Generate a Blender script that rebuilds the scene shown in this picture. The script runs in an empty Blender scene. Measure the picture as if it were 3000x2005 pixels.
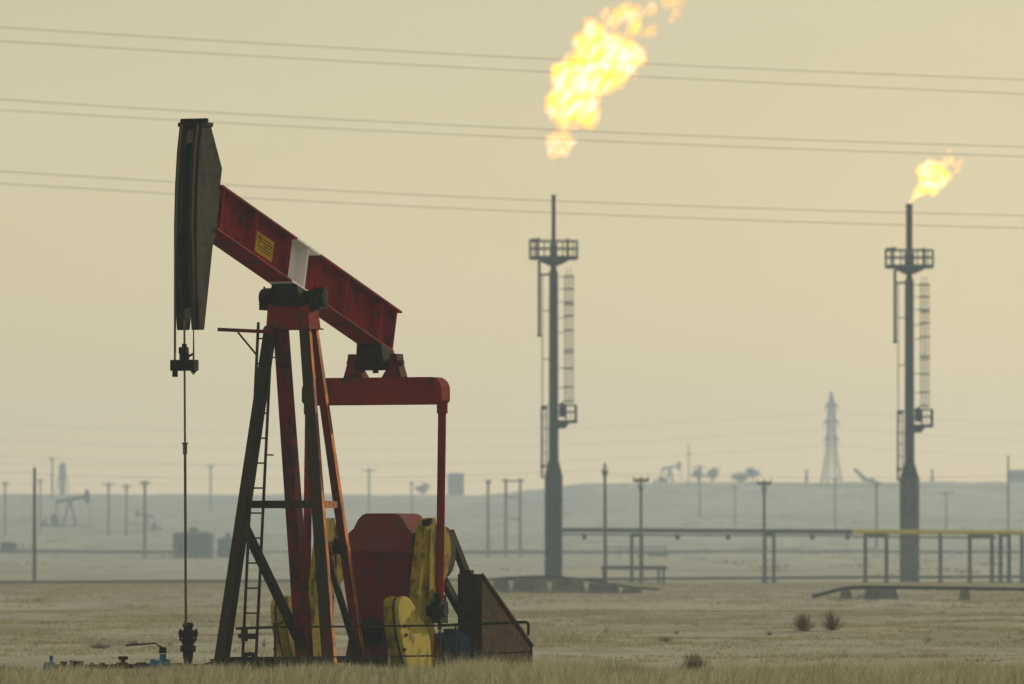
import bpy, bmesh, math, random
import numpy as np
from mathutils import Vector, Matrix, noise

random.seed(7)
RNG = np.random.default_rng(11)
R = math.radians
PI = math.pi
scene = bpy.context.scene
COL = scene.collection

# ------------------------------------------------------------------ camera
FPX = 25000.0                 # focal length in photo pixels (300 mm lens)
CX, CY = 1500.0, 1002.5
HZ = 1647.0                   # photo row of the true horizon
CAMH = 1.7
PITCH = math.atan((HZ - CY) / FPX)
cam = bpy.data.objects.new("Camera", bpy.data.cameras.new("Camera"))
COL.objects.link(cam)
cam.location = (0, 0, CAMH)
cam.rotation_euler = (PI / 2 + PITCH, 0, 0)
cam.data.sensor_width = 36
cam.data.lens = FPX / 3000 * 36
cam.data.clip_start = 1
cam.data.clip_end = 20000
cam.data.dof.use_dof = True
cam.data.dof.focus_distance = 129
cam.data.dof.aperture_fstop = 4.2
scene.camera = cam
CAM = Vector((0, 0, CAMH))


def ray(px, py):
    xc, yc = (px - CX) / FPX, (CY - py) / FPX
    c, s = math.cos(PITCH), math.sin(PITCH)
    return Vector((xc, c - yc * s, s + yc * c))


def at(px, py, depth):
    r = ray(px, py)
    return CAM + r * (depth / r.y)


# ------------------------------------------------------------------ terrain
def smooth(a, b, x):
    t = np.clip((x - a) / (b - a), 0, 1)
    return t * t * (3 - 2 * t)


PROF_D = np.array([-200, 0, 700, 900, 1100, 1300, 1600, 2000, 2300, 2420, 2600, 3200, 9000])
PROF_R = np.array([0, 0, 0, .65, 1.55, 3.1, 6.7, 14.4, 22.4, 24.1, 23.2, 12, 8])
PROF_L = np.array([0, 0, 0, .65, 1.55, 3.1, 6.5, 13.2, 19.4, 20.7, 19.9, 10, 7])
_w = np.random.default_rng(5)
WAVES_N = [(_w.uniform(6, 30), _w.uniform(0, 2 * PI), _w.uniform(0, 2 * PI)) for _ in range(14)]
WAVES_F = [(_w.uniform(60, 300), _w.uniform(0, 2 * PI), _w.uniform(0, 2 * PI)) for _ in range(12)]


def zground(x, y):
    x = np.asarray(x, float)
    y = np.asarray(y, float)
    zl = np.interp(y, PROF_D, PROF_L)
    zr = np.interp(y, PROF_D, PROF_R)
    k = smooth(-10, 25, x)
    z = zl * (1 - k) + zr * k
    n = 0
    for L, a, p in WAVES_N:
        n = n + np.sin((x * math.cos(a) + y * math.sin(a)) * 2 * PI / L + p)
    f = 0
    for L, a, p in WAVES_F:
        f = f + np.sin((x * math.cos(a) + y * math.sin(a)) * 2 * PI / L + p)
    near = smooth(128, 170, y) * (1 - smooth(500, 690, y)) + .25 * (1 - smooth(118, 126, y))
    z = z + n * .022 * near + n * .05 * smooth(900, 1500, y)
    z = z + f * .10 * smooth(900, 1600, y) * (1 - .6 * smooth(1800, 2300, y))
    return z


def onground(px, py):
    r = ray(px, py)
    d = 105.0
    while d < 2420:
        p = CAM + r * (d / r.y)
        if p.z <= float(zground(p.x, p.y)):
            break
        d *= 1.004
    p = CAM + r * (d / r.y)
    return Vector((p.x, p.y, float(zground(p.x, p.y))))


# ------------------------------------------------------------------ object helpers
def tag(o, label=None, cat=None, group=None, kind=None):
    if label: o["label"] = label
    if cat: o["category"] = cat
    if group: o["group"] = group
    if kind: o["kind"] = kind
    return o


def empty(name, loc, rz=0):
    o = bpy.data.objects.new(name, None)
    COL.objects.link(o)
    o.location = loc
    o.rotation_euler = (0, 0, rz)
    o.empty_display_size = .3
    return o


class MB:
    def __init__(s):
        s.v, s.f = [], []

    def add(s, vs, fs):
        n = len(s.v)
        s.v += [tuple(v) for v in vs]
        s.f += [tuple(i + n for i in f) for f in fs]
        return s

    def box(s, c, size, rot=None):
        c = Vector(c)
        hx, hy, hz = size[0] / 2, size[1] / 2, size[2] / 2
        vs = [Vector((x, y, z)) for z in (-hz, hz) for y in (-hy, hy) for x in (-hx, hx)]
        if rot is not None: vs = [rot @ v for v in vs]
        return s.add([c + v for v in vs], [(0, 2, 3, 1), (4, 5, 7, 6), (0, 1, 5, 4), (2, 6, 7, 3), (0, 4, 6, 2), (1, 3, 7, 5)])

    def hull8(s, lo, hi):            # 4 bottom points, 4 top points
        return s.add(list(lo) + list(hi), [(3, 2, 1, 0), (4, 5, 6, 7), (0, 1, 5, 4), (1, 2, 6, 5), (2, 3, 7, 6), (3, 0, 4, 7)])

    def bar(s, p0, p1, w, h, up=(0, 0, 1), twist=0, w1=None, h1=None):
        p0, p1 = Vector(p0), Vector(p1)
        d = (p1 - p0).normalized()
        up = Vector(up)
        x = up.cross(d)
        if x.length < 1e-5: x = Vector((1, 0, 0)).cross(d)
        x.normalize()
        y = d.cross(x)
        if twist:
            q = Matrix.Rotation(twist, 3, d)
            x, y = q @ x, q @ y
        w1 = w if w1 is None else w1
        h1 = h if h1 is None else h1
        q = lambda p, a, b: [p - x * a / 2 - y * b / 2, p + x * a / 2 - y * b / 2, p + x * a / 2 + y * b / 2, p - x * a / 2 + y * b / 2]
        return s.hull8(q(p0, w, h), q(p1, w1, h1))

    def tube(s, p0, p1, r0, r1=None, n=10, caps=True):
        p0, p1 = Vector(p0), Vector(p1)
        r1 = r0 if r1 is None else r1
        d = (p1 - p0).normalized()
        x = d.orthogonal().normalized()
        y = d.cross(x)
        vs = []
        for p, r in ((p0, r0), (p1, r1)):
            for k in range(n):
                a = 2 * PI * k / n
                vs.append(p + x * (r * math.cos(a)) + y * (r * math.sin(a)))
        fs = [(k, (k + 1) % n, n + (k + 1) % n, n + k) for k in range(n)]
        if caps: fs += [tuple(reversed(range(n))), tuple(range(n, 2 * n))]
        return s.add(vs, fs)

    def path(s, pts, r, n=6):
        pts = [Vector(p) for p in pts]
        vs = []
        for i, p in enumerate(pts):
            d = (pts[min(i + 1, len(pts) - 1)] - pts[max(i - 1, 0)]).normalized()
            x = d.cross(Vector((0, 0, 1)))
            x = x.normalized() if x.length > 1e-4 else Vector((1, 0, 0))
            y = x.cross(d)
            for k in range(n):
                a = 2 * PI * k / n
                vs.append(p + x * (r * math.cos(a)) + y * (r * math.sin(a)))
        fs = []
        for i in range(len(pts) - 1):
            for k in range(n):
                fs.append((i * n + k, i * n + (k + 1) % n, (i + 1) * n + (k + 1) % n, (i + 1) * n + k))
        m = (len(pts) - 1) * n
        fs += [tuple(reversed(range(n))), tuple(range(m, m + n))]
        return s.add(vs, fs)

    def prism(s, poly, ext):         # poly: list of 3D points, extruded by vector
        ext = Vector(ext)
        n = len(poly)
        a = [Vector(p) for p in poly]
        vs = a + [p + ext for p in a]
        fs = [tuple(reversed(range(n))), tuple(range(n, 2 * n))]
        fs += [(k, (k + 1) % n, n + (k + 1) % n, n + k) for k in range(n)]
        return s.add(vs, fs)

    def lathe(s, prof, c=(0, 0, 0), n=16, axis='z'):   # prof: (r, h)
        c = Vector(c)
        vs = []
        for r, h in prof:
            for k in range(n):
                a = 2 * PI * k / n
                p = (r * math.cos(a), r * math.sin(a), h)
                if axis == 'y': p = (p[0], p[2], p[1])
                if axis == 'x': p = (p[2], p[0], p[1])
                vs.append(c + Vector(p))
        fs = []
        for i in range(len(prof) - 1):
            for k in range(n):
                fs.append((i * n + k, i * n + (k + 1) % n, (i + 1) * n + (k + 1) % n, (i + 1) * n + k))
        m = (len(prof) - 1) * n
        fs += [tuple(reversed(range(n))), tuple(range(m, m + n))]
        return s.add(vs, fs)

    def ring(s, c, R0, r, n=20, m=5, a0=0, a1=2 * PI):
        c = Vector(c)
        pts = [c + Vector((R0 * math.cos(a0 + (a1 - a0) * k / n), R0 * math.sin(a0 + (a1 - a0) * k / n), 0)) for k in range(n + 1)]
        return s.path(pts, r, m)

    def build(s, name, mat, parent=None, bevel=0, smooth=False):
        me = bpy.data.meshes.new(name)
        me.from_pydata(s.v, [], s.f)
        bm = bmesh.new()
        bm.from_mesh(me)
        bmesh.ops.recalc_face_normals(bm, faces=bm.faces)
        if bevel:
            es = [e for e in bm.edges if len(e.link_faces) == 2 and e.calc_face_angle(0) > .6]
            bmesh.ops.bevel(bm, geom=es, offset=bevel, segments=2, affect='EDGES', clamp_overlap=True, profile=.6)
        if smooth:
            for f in bm.faces: f.smooth = True
        bm.to_mesh(me)
        bm.free()
        if smooth:
            me.set_sharp_from_angle(angle=R(35))
        me.materials.append(mat)
        o = bpy.data.objects.new(name, me)
        COL.objects.link(o)
        if parent: o.parent = parent
        return o


def numpy_mesh(name, verts, tris, mat):
    me = bpy.data.meshes.new(name)
    me.vertices.add(len(verts))
    me.vertices.foreach_set("co", np.asarray(verts, np.float32).ravel())
    k = len(tris[0])
    me.loops.add(len(tris) * k)
    me.loops.foreach_set("vertex_index", np.asarray(tris, np.int32).ravel())
    me.polygons.add(len(tris))
    me.polygons.foreach_set("loop_start", np.arange(0, len(tris) * k, k, dtype=np.int32))
    me.update(calc_edges=True)
    me.validate()
    me.materials.append(mat)
    o = bpy.data.objects.new(name, me)
    COL.objects.link(o)
    return o


# ------------------------------------------------------------------ materials
class NT:
    def __init__(s, name):
        s.m = bpy.data.materials.new(name)
        s.m.use_nodes = True
        s.t = s.m.node_tree
        s.b = s.t.nodes["Principled BSDF"]
        s.out = s.t.nodes["Material Output"]

    def n(s, typ, **kw):
        nd = s.t.nodes.new(typ)
        for k, v in kw.items():
            if k.startswith("i_"):
                nd.inputs[k[2:].replace("_", " ")].default_value = v
            else:
                setattr(nd, k, v)
        return nd

    def l(s, a, b):
        s.t.links.new(a, b)

    def coords(s, scale=(1, 1, 1), kind="Object"):
        tc = s.n("ShaderNodeTexCoord")
        mp = s.n("ShaderNodeMapping")
        mp.inputs["Scale"].default_value = scale
        s.l(tc.outputs[kind], mp.inputs[0])
        return mp.outputs[0]

    def noise(s, vec, scale, detail=4, rough=.55):
        nd = s.n("ShaderNodeTexNoise")
        nd.inputs["Scale"].default_value = scale
        nd.inputs["Detail"].default_value = detail
        nd.inputs["Roughness"].default_value = rough
        if vec is not None: s.l(vec, nd.inputs["Vector"])
        return nd.outputs["Fac"]

    def ramp(s, fac, a, b, lo=0., hi=1.):
        nd = s.n("ShaderNodeMapRange")
        nd.inputs[1].default_value, nd.inputs[2].default_value = a, b
        nd.inputs[3].default_value, nd.inputs[4].default_value = lo, hi
        s.l(fac, nd.inputs[0])
        return nd.outputs[0]

    def math(s, op, a, b=None, c=None):
        nd = s.n("ShaderNodeMath", operation=op)
        for i, v in enumerate((a, b, c)):
            if v is None: continue
            if isinstance(v, (int, float)): nd.inputs[i].default_value = v
            else: s.l(v, nd.inputs[i])
        return nd.outputs[0]

    def mix(s, fac, a, b):
        nd = s.n("ShaderNodeMix", data_type="RGBA")
        for i, v in ((0, fac), (6, a), (7, b)):
            if isinstance(v, (int, float)): nd.inputs[i].default_value = v
            elif isinstance(v, (tuple, list)): nd.inputs[i].default_value = (*v[:3], 1)
            else: s.l(v, nd.inputs[i])
        return nd.outputs[2]

    def bump(s, h, strength=.3, dist=.02):
        nd = s.n("ShaderNodeBump")
        nd.inputs["Strength"].default_value = strength
        nd.inputs["Distance"].default_value = dist
        s.l(h, nd.inputs["Height"])
        s.l(nd.outputs[0], s.b.inputs["Normal"])


def paint(name, col, col2, dirt, amount=.4, scale=1.5, rough=.8, spec=.02, streak=True, metallic=0):
    """weathered paint: two paint tones, blotchy grime, downward streaks and fine speckle"""
    t = NT(name)
    c = t.coords()
    big = t.noise(c, scale, 5, .6)
    fine = t.noise(c, scale * 9, 6, .7)
    base = t.mix(t.ramp(big, .35, .65), col, col2)
    st = t.noise(t.coords((9, 9, .9)), scale, 4, .6)
    f = t.math("ADD", t.math("MULTIPLY", t.noise(c, scale * 2.3, 6, .65), .6), t.math("MULTIPLY", st if streak else fine, .4))
    f = t.ramp(f, .62 - amount * .3, .72 - amount * .3)
    col_a = t.mix(t.math("MULTIPLY", f, .85), base, dirt)
    col_b = t.mix(t.ramp(fine, .6, .72, 0, .55), col_a, tuple(x * .45 for x in dirt))
    t.l(col_b, t.b.inputs["Base Color"])
    t.l(t.ramp(fine, .3, .7, rough - .12, rough + .2), t.b.inputs["Roughness"])
    t.b.inputs["Specular IOR Level"].default_value = spec
    t.b.inputs["Metallic"].default_value = metallic
    t.bump(fine, .25, .01)
    return t.m


GRIME = (.030, .028, .018)
M = {}
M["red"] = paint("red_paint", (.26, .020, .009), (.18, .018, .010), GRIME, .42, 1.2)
M["gear_lid"] = paint("dusty_red_lid", (.19, .026, .022), (.15, .042, .038), (.085, .062, .056), .4, 1.3)
M["red_gear"] = paint("dull_red_gearbox", (.155, .012, .008), (.10, .012, .009), (.05, .036, .032), .38, 1.0)
M["red_clean"] = paint("red_beam_paint", (.34, .016, .012), (.22, .014, .010), GRIME, .38, 1.1)
M["red_dark"] = paint("red_greasy_paint", (.19, .018, .008), (.12, .018, .010), GRIME, .52, 1.0)
M["orange"] = paint("sunlit_red_paint", (.64, .21, .03), (.40, .10, .02), (.11, .06, .03), .62, 1.1)  # red paint with low sunlight mixed into its colour
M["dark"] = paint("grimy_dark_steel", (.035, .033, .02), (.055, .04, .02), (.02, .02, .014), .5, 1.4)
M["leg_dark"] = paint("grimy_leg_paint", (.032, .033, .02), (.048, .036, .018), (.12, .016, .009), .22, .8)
M["head"] = paint("oily_head_steel", (.030, .031, .013), (.044, .038, .018), (.016, .016, .009), .45, 1.2)
M["grease"] = paint("black_grease", (.016, .017, .010), (.030, .028, .014), (.01, .01, .007), .5, 4, .8, .02)
M["yellow"] = paint("yellow_paint", (.36, .28, .022), (.27, .215, .02), (.075, .065, .015), .45, 1.6)
M["yellow_pale"] = paint("sunlit_yellow", (.46, .38, .075), (.40, .325, .05), (.10, .085, .025), .34, 1.8)  # lighter yellow: sun on the outer weight plates put into the colour
M["white"] = paint("white_band_paint", (.84, .86, .88), (.76, .78, .80), (.40, .38, .32), .08, 1.8)
M["plate"] = paint("yellow_sign", (.62, .42, .02), (.55, .36, .02), (.25, .16, .03), .15, 3)
M["mark"] = paint("sign_ink", (.12, .06, .015), (.16, .08, .02), GRIME, .3, 8)
M["rust"] = paint("rusty_plate", (.058, .029, .003), (.036, .021, .003), (.018, .014, .004), .45, 1.3)
M["rust_wh"] = paint("rusty_wellhead", (.06, .030, .015), (.035, .022, .013), (.018, .015, .01), .45, 5)
M["rod"] = paint("steel_rod", (.10, .085, .045), (.075, .06, .03), (.03, .025, .015), .3, 4, .4, .5)
M["blue"] = paint("blue_paint", (.05, .19, .33), (.04, .14, .25), (.03, .05, .07), .25, 3)
M["motor_blue"] = paint("dull_motor_blue", (.05, .095, .15), (.04, .07, .11), (.03, .035, .04), .4, 3)
M["stack"] = paint("grey_stack_steel", (.042, .052, .056), (.032, .040, .043), (.02, .025, .024), .35, .35)
M["stack_pale"] = paint("weathered_stack_base", (.115, .115, .11), (.085, .09, .088), (.06, .058, .052), .4, .35)
M["tip"] = paint("scorched_tip", (.030, .034, .024), (.045, .045, .03), (.015, .015, .012), .4, .6)
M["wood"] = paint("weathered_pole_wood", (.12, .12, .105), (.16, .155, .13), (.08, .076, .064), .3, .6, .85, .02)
M["wood_hazed"] = paint("hazed_pole_wood", (.19, .19, .17), (.24, .235, .205), (.13, .128, .11), .3, .6, .85, .02)  # paler wood for far poles, haze put into the colour
M["steel_far"] = paint("galvanised_steel", (.20, .21, .21), (.16, .17, .17), (.11, .115, .11), .25, .5)
M["pipe"] = paint("dull_green_pipe", (.070, .085, .075), (.095, .105, .085), (.045, .05, .04), .3, .3)
M["pipe_y"] = paint("yellow_pipe", (.68, .58, .05), (.56, .48, .05), (.25, .22, .06), .15, .3)
M["leg_rack"] = paint("rack_leg_steel", (.10, .12, .115), (.08, .095, .09), (.05, .055, .05), .3, .4)
M["concrete"] = paint("concrete", (.25, .25, .235), (.19, .19, .18), (.11, .11, .10), .3, .7, .9, .2)
M["cable"] = paint("aluminium_cable", (.12, .12, .10), (.10, .10, .085), (.06, .06, .05), .2, .1, .6)
M["tank"] = paint("grey_tank", (.17, .19, .20), (.14, .155, .165), (.09, .095, .10), .3, .3)
M["far"] = paint("far_machine_paint", (.13, .135, .13), (.16, .15, .14), (.09, .09, .085), .3, .3)
M["pale"] = paint("pale_cladding", (.36, .38, .37), (.28, .30, .30), (.15, .15, .14), .25, .3)


def ground_material():
    t = NT("desert_soil")
    c1 = t.coords((1, .35, 1))
    big = t.noise(c1, .07, 5, .6)
    mid = t.noise(c1, .35, 5, .65)
    fine = t.noise(t.coords(), 3.0, 6, .7)
    wide = t.noise(t.coords((1, .28, 1)), .011, 4, .6)
    a = t.mix(t.ramp(big, .38, .62), (.195, .21, .175), (.305, .325, .255))
    b = t.mix(t.ramp(mid, .50, .66), a, (.15, .155, .137))
    c = t.mix(t.ramp(fine, .35, .7, 0, .55), b, (.345, .36, .285))
    c = t.mix(t.ramp(wide, .50, .62, 0, .6), c, (.175, .18, .14))
    c = t.mix(t.ramp(t.noise(t.coords((1, .5, 1)), .03, 5, .7), .56, .66, 0, .75), c, (.125, .125, .092))
    t.l(c, t.b.inputs["Base Color"])
    t.b.inputs["Roughness"].default_value = .95
    t.b.inputs["Specular IOR Level"].default_value = .1
    t.bump(fine, .6, .06)
    return t.m


def plant_material(name, cols, scale=.5, trans=.4):
    t = NT(name)
    c = t.coords()
    n1 = t.noise(c, scale, 4, .6)
    n2 = t.noise(c, scale * 14, 2, .5)
    a = t.mix(t.ramp(n1, .36, .64), cols[0], cols[1])
    b = t.mix(t.ramp(n2, .42, .68), a, cols[2])
    t.l(b, t.b.inputs["Base Color"])
    t.b.inputs["Roughness"].default_value = .8
    t.b.inputs["Specular IOR Level"].default_value = .15
    tr = t.n("ShaderNodeBsdfTranslucent")
    t.l(b, tr.inputs[0])
    mx = t.n("ShaderNodeMixShader")
    mx.inputs[0].default_value = trans
    t.l(t.b.outputs[0], mx.inputs[1])
    t.l(tr.outputs[0], mx.inputs[2])
    t.l(mx.outputs[0], t.out.inputs[0])
    return t.m


M["soil"] = ground_material()
M["track"] = paint("pale_track_dust", (.42, .40, .32), (.36, .345, .28), (.24, .23, .18), .3, .8, .95, .02, False)
M["grass"] = plant_material("dry_grass", [(.345, .35, .225), (.25, .243, .15), (.14, .152, .102)], .35, .45)
M["scrub"] = plant_material("desert_scrub", [(.23, .19, .10), (.28, .22, .11), (.17, .14, .075)], 1.5, .3)
M["scrub_dark"] = plant_material("dark_scrub", [(.085, .075, .04), (.11, .09, .045), (.06, .055, .03)], 1.5, .2)
M["tree_leaf"] = plant_material("ridge_tree_leaves", [(.085, .10, .055), (.11, .12, .065), (.06, .075, .04)], .3, .3)
M["twig"] = plant_material("dry_twigs", [(.20, .155, .085), (.17, .13, .07), (.13, .10, .055)], 2, .1)

# ------------------------------------------------------------------ ground sheet
ys = np.concatenate([np.linspace(-60, 100, 12)[:-1], np.linspace(100, 260, 330)[:-1],
                     np.geomspace(260, 720, 260)[:-1], np.geomspace(720, 2700, 220)[:-1], np.linspace(2700, 2860, 6)])
us = np.concatenate([[-1], np.linspace(-.55, -.2, 8)[:-1], np.linspace(-.2, .2, 170)[:-1], np.linspace(.2, .55, 8), [1]])
UU, YY = np.meshgrid(us, ys)
XX = np.where(np.abs(UU) > .9, np.sign(UU) * 1700, UU * (25 + .42 * np.maximum(YY, 0)))
ZZ = zground(XX, YY)
nr, nc = XX.shape
idx = np.arange(nr * nc).reshape(nr, nc)
quads = np.stack([idx[:-1, :-1], idx[:-1, 1:], idx[1:, 1:], idx[1:, :-1]], -1).reshape(-1, 4)
ground = numpy_mesh("ground", np.stack([XX, YY, ZZ], -1).reshape(-1, 3), quads, M["soil"])
ground.data.polygons.foreach_set("use_smooth", np.ones(len(ground.data.polygons), bool))
tag(ground, "flat pale desert soil rising to a low far ridge", "ground", kind="structure")


# ------------------------------------------------------------------ grass
def clump(x, y, L, seed):
    r = np.random.default_rng(seed)
    v = 0
    for i in range(7):
        a = r.uniform(0, 2 * PI)
        l = L * r.uniform(.5, 1.6)
        v = v + np.sin((x * math.cos(a) + .45 * y * math.sin(a)) * 2 * PI / l + r.uniform(0, 6.28))
    return v / 7 ** .5           # about unit variance


def grass(name, x, y, h, nb, spread, width, lean, label):
    n = len(x)
    X = np.repeat(x, nb)
    Y = np.repeat(y, nb)
    H = np.repeat(h, nb) * RNG.uniform(.45, 1.15, n * nb)
    S = np.repeat(spread * (h / h.mean()) ** .7, nb)
    a = RNG.uniform(0, 2 * PI, n * nb)
    rr = np.sqrt(RNG.uniform(0, 1, n * nb)) * S
    bx, by = X + rr * np.cos(a), Y + rr * np.sin(a)
    bz = zground(bx, by) - .02
    la = a + RNG.normal(0, .7, n * nb)
    ll = H * lean * RNG.uniform(.2, 1.2, n * nb)
    tx, ty, tz = bx + ll * np.cos(la) + .12 * H, by + ll * np.sin(la), bz + H
    wa = RNG.uniform(0, PI, n * nb)
    wx, wy = np.cos(wa) * width / 2, np.sin(wa) * width / 2
    mx, my, mz = (bx * .45 + tx * .55 - .12 * ll * np.cos(la)), (by * .45 + ty * .55 - .12 * ll * np.sin(la)), bz + H * .6
    V = np.stack([np.stack([bx - wx, by - wy, bz], -1), np.stack([bx + wx, by + wy, bz], -1),
                  np.stack([mx + wx * .8, my + wy * .8, mz], -1), np.stack([mx - wx * .8, my - wy * .8, mz], -1),
                  np.stack([tx, ty, tz], -1)], 1)
    N = n * nb
    b = np.arange(N)[:, None] * 5
    T = np.concatenate([b + np.array([0, 1, 2]), b + np.array([0, 2, 3]), b + np.array([3, 2, 4])], 0)
    o = numpy_mesh(name, V.reshape(-1, 3), T, M["grass"])
    tag(o, label, "grass", kind="stuff")
    return o


def scatter(y0, y1, dens, margin=1.25, extra=3):
    area_rows = []
    n = int(dens * (y1 - y0) * (.06 * (y0 + y1) * margin + extra))
    y = y0 + (y1 - y0) * np.sqrt(RNG.uniform((y0 / y1) ** 2, 1, n) - (y0 / y1) ** 2) / math.sqrt(1 - (y0 / y1) ** 2)
    x = RNG.uniform(-1, 1, n) * (.06 * y * margin + extra / 2)
    return x, y


# foreground
x, y = scatter(104, 127.0, 9, 1.9)
fade = RNG.uniform(1.15, 2.0, len(x)) > np.abs(x) / (.06 * y)
x, y = x[fade], y[fade]
k = clump(x, y, 2.6, 3)
keep = RNG.uniform(-1.6, 1.2, len(x)) < k + .5
x, y, k = x[keep], y[keep], k[keep]
px = CX + x / y * FPX
k2 = clump(x, y, .8, 9)
h = .175 + .085 * np.clip(k, -1, 1.8) + .06 * np.clip(k2, -1.5, 2) + .10 * smooth(1250, 1420, px) * (1 - smooth(1560, 1750, px)) + .07 * smooth(2300, 2800, px)
h = np.clip(h, .06, .48) * np.where(y > 124, .75, 1)
grass("grass_foreground", x, y, h, 42, .17, .011, .55, "fluffy dry straw coloured grass in front of the pumpjack")
x, y = scatter(78, 105, 3.4, 1.9)
fade = (RNG.uniform(1.15, 2.0, len(x)) > np.abs(x) / (.06 * y)) & (RNG.uniform(76, 92, len(x)) < y)
x, y = x[fade], y[fade]
px = CX + x / y * FPX
k = clump(x, y, 2.2, 21) + .5 * clump(x, y, .8, 22)
keep = RNG.uniform(-.8, 1.9, len(x)) < k + .6 * smooth(2250, 2600, px) + .8 * smooth(1230, 1380, px) * (1 - smooth(1600, 1750, px))
x, y, k, px = x[keep], y[keep], k[keep], px[keep]
h = (CAMH - y * .01432) + .13 + .10 * np.clip(k, -1, 2) + .06 * smooth(2300, 2700, px) + .10 * smooth(1260, 1400, px) * (1 - smooth(1580, 1720, px))
grass("grass_nearest", x, y, np.clip(h, .2, .95), 60, .30, .011, .42, "tall blurred straw grass along the bottom edge")
x, y = scatter(127, 300, 1.9, 1.6)
k = clump(x, y, 7, 4) + .5 * clump(x, y, 1.7, 14)
keep = RNG.uniform(-1.6, 1.4, len(x)) < k
x, y, k = x[keep], y[keep], k[keep]
grass("grass_midground", x, y, np.clip(.085 + .03 * k, .03, .22), 30, .36, .016, 1.3, "scattered dry grass tufts on the flat behind the pumpjack")
x, y = scatter(300, 690, .5)
k = clump(x, y, 22, 5) + .5 * clump(x, y, 6, 15)
keep = RNG.uniform(-1.4, 1.6, len(x)) < k
x, y, k = x[keep], y[keep], k[keep]
grass("grass_distant", x, y, np.clip(.13 + .045 * k, .05, .3), 22, .65, .035, 1.3, "thin pale grass on the distant plain")


def grass_mat(o, m):
    o.data.materials.clear()
    o.data.materials.append(M[m])


x, y = scatter(130, 700, .11)
k = clump(x, y, 30, 6)
keep = RNG.uniform(-1.2, 1.8, len(x)) < k
x, y, k = x[keep], y[keep], k[keep]
grass_mat(grass("scrub_patches", x, y, .07 + .06 * RNG.uniform(0, 1, len(x)), 30, .42, .028, 1.2, "low dark scrub dotted over the plain"), "scrub")
x, y = scatter(760, 2380, .005)
k = clump(x, y, 220, 7)
keep = RNG.uniform(-1.2, 1.6, len(x)) < k
x, y, k = x[keep], y[keep], k[keep]
grass_mat(grass("far_scrub", x, y, .22 + .35 * RNG.uniform(0, 1, len(x)) ** 2, 16, 1.6, .25, .8, "sparse scrub on the hazy slope up to the ridge"), "scrub")


def track(x0, y0, x1, y1, w, label):
    n = 160
    vs, fs = [], []
    d = Vector((x1 - x0, y1 - y0, 0)).normalized()
    nv = Vector((-d.y, d.x, 0))
    for i in range(n + 1):
        f = i / n
        for s_ in (-.5, -.17, .17, .5):
            wob = .5 * math.sin(f * 9) + .25 * math.sin(f * 23)
            ww = w * (1 + .25 * math.sin(f * 41 + s_ * 3))
            X, Y = x0 + (x1 - x0) * f + nv.x * (s_ * ww + wob), y0 + (y1 - y0) * f + nv.y * (s_ * ww + wob)
            vs.append((X, Y, float(zground(X, Y)) + (.012 if abs(s_) < .3 else .004)))
    for i in range(n):
        for j in range(3):
            q = i * 4 + j
            fs.append((q, q + 1, q + 5, q + 4))
    o = MB().add(vs, fs).build("dirt_track", M["track"], None, 0, True)
    tag(o, label, "track", kind="structure")


track(4.0, 186, 26, 238, .55, "pale wheel track across the right plain")
track(3.6, 189, 25, 243, .5, "second pale wheel track beside the first")
track(-40, 238, -6, 176, .7, "pale wheel track on the left plain")


def shrub(p, w, h, label, name="desert_shrub", n=220, mat="scrub", group="scrub bushes on the desert plain"):
    o = empty(name, p)
    tag(o, label, "shrub", group)
    st, lf = MB(), MB()
    rg = random.Random(int(p.x * 1000) ^ int(p.y * 77))
    for i in range(max(14, n // 6)):
        a = rg.uniform(0, 2 * PI)
        e = rg.uniform(.2, 1.45)
        L = rg.uniform(.6, 1.05)
        tip = Vector((math.cos(a) * math.cos(e) * w / 2 * L * 1.25, math.sin(a) * math.cos(e) * w / 2 * L * 1.25, math.sin(e) * h * L))
        midp = tip * .5 + Vector((0, 0, -.06 * h))
        st.path([(0, 0, -.02), midp, tip], .002 + .003 * w, 4)
        for j in range(34):
            t_ = rg.uniform(.3, 1.1)
            c = (midp * (1 - t_) * 2 * t_ + tip * t_ * t_) if t_ < 1 else tip * t_
            c = c + Vector((rg.gauss(0, .075), rg.gauss(0, .075), rg.gauss(0, .06))) * w * 1.1
            d = Vector((rg.gauss(0, 1), rg.gauss(0, 1), rg.gauss(.25, 1))).normalized() * rg.uniform(.025, .055) * (w + h) * .5
            q = d.orthogonal().normalized() * d.length * .17
            q.rotate(Matrix.Rotation(rg.uniform(0, PI), 3, d.normalized()))
            lf.add([c - d * .5, c + q, c + d * .5, c - q], [(0, 1, 2, 3)])
    lf.build("foliage", M[mat], o)
    st.build("stem", M["twig"], o)
    return o


def shrub_px(px, py, wpx, hpx, label, **kw):
    p = onground(px, py)
    m = FPX / p.y
    return shrub(p, wpx / m, hpx / m, label, **kw)


shrub_px(2352, 1849, 68, 56, "rounded dark scrub bush, left one of a close pair behind the pumpjack", n=700)
shrub_px(2438, 1849, 70, 60, "spiky brown scrub bush, right one of a close pair on the plain", n=560)
shrub_px(1949, 1882, 42, 18, "low flat dark scrub clump right of the pumpjack", n=256, mat="scrub_dark")
shrub_px(1980, 1860, 22, 12, "tiny dark tuft just beyond the low flat clump", n=144, mat="scrub_dark")
shrub_px(2254, 1864, 26, 16, "small dark scrub tuft left of the bush pair", n=176, mat="scrub_dark")
shrub_px(2035, 1976, 98, 62, "wide grey green bush in the foreground grass", n=640, mat="scrub_dark")
shrub_px(2716, 1882, 36, 22, "small grey tuft right of the bush pair", n=110)
shrub_px(1776, 1856, 22, 20, "small pale tuft nearest the rusty guard", n=90)
shrub_px(773, 1897, 22, 30, "small twiggy weed seen between the pumpjack legs and rail post", n=110)
shrub_px(110, 1763, 34, 13, "dark low clump on the far left plain", n=160, mat="scrub_dark")
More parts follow.
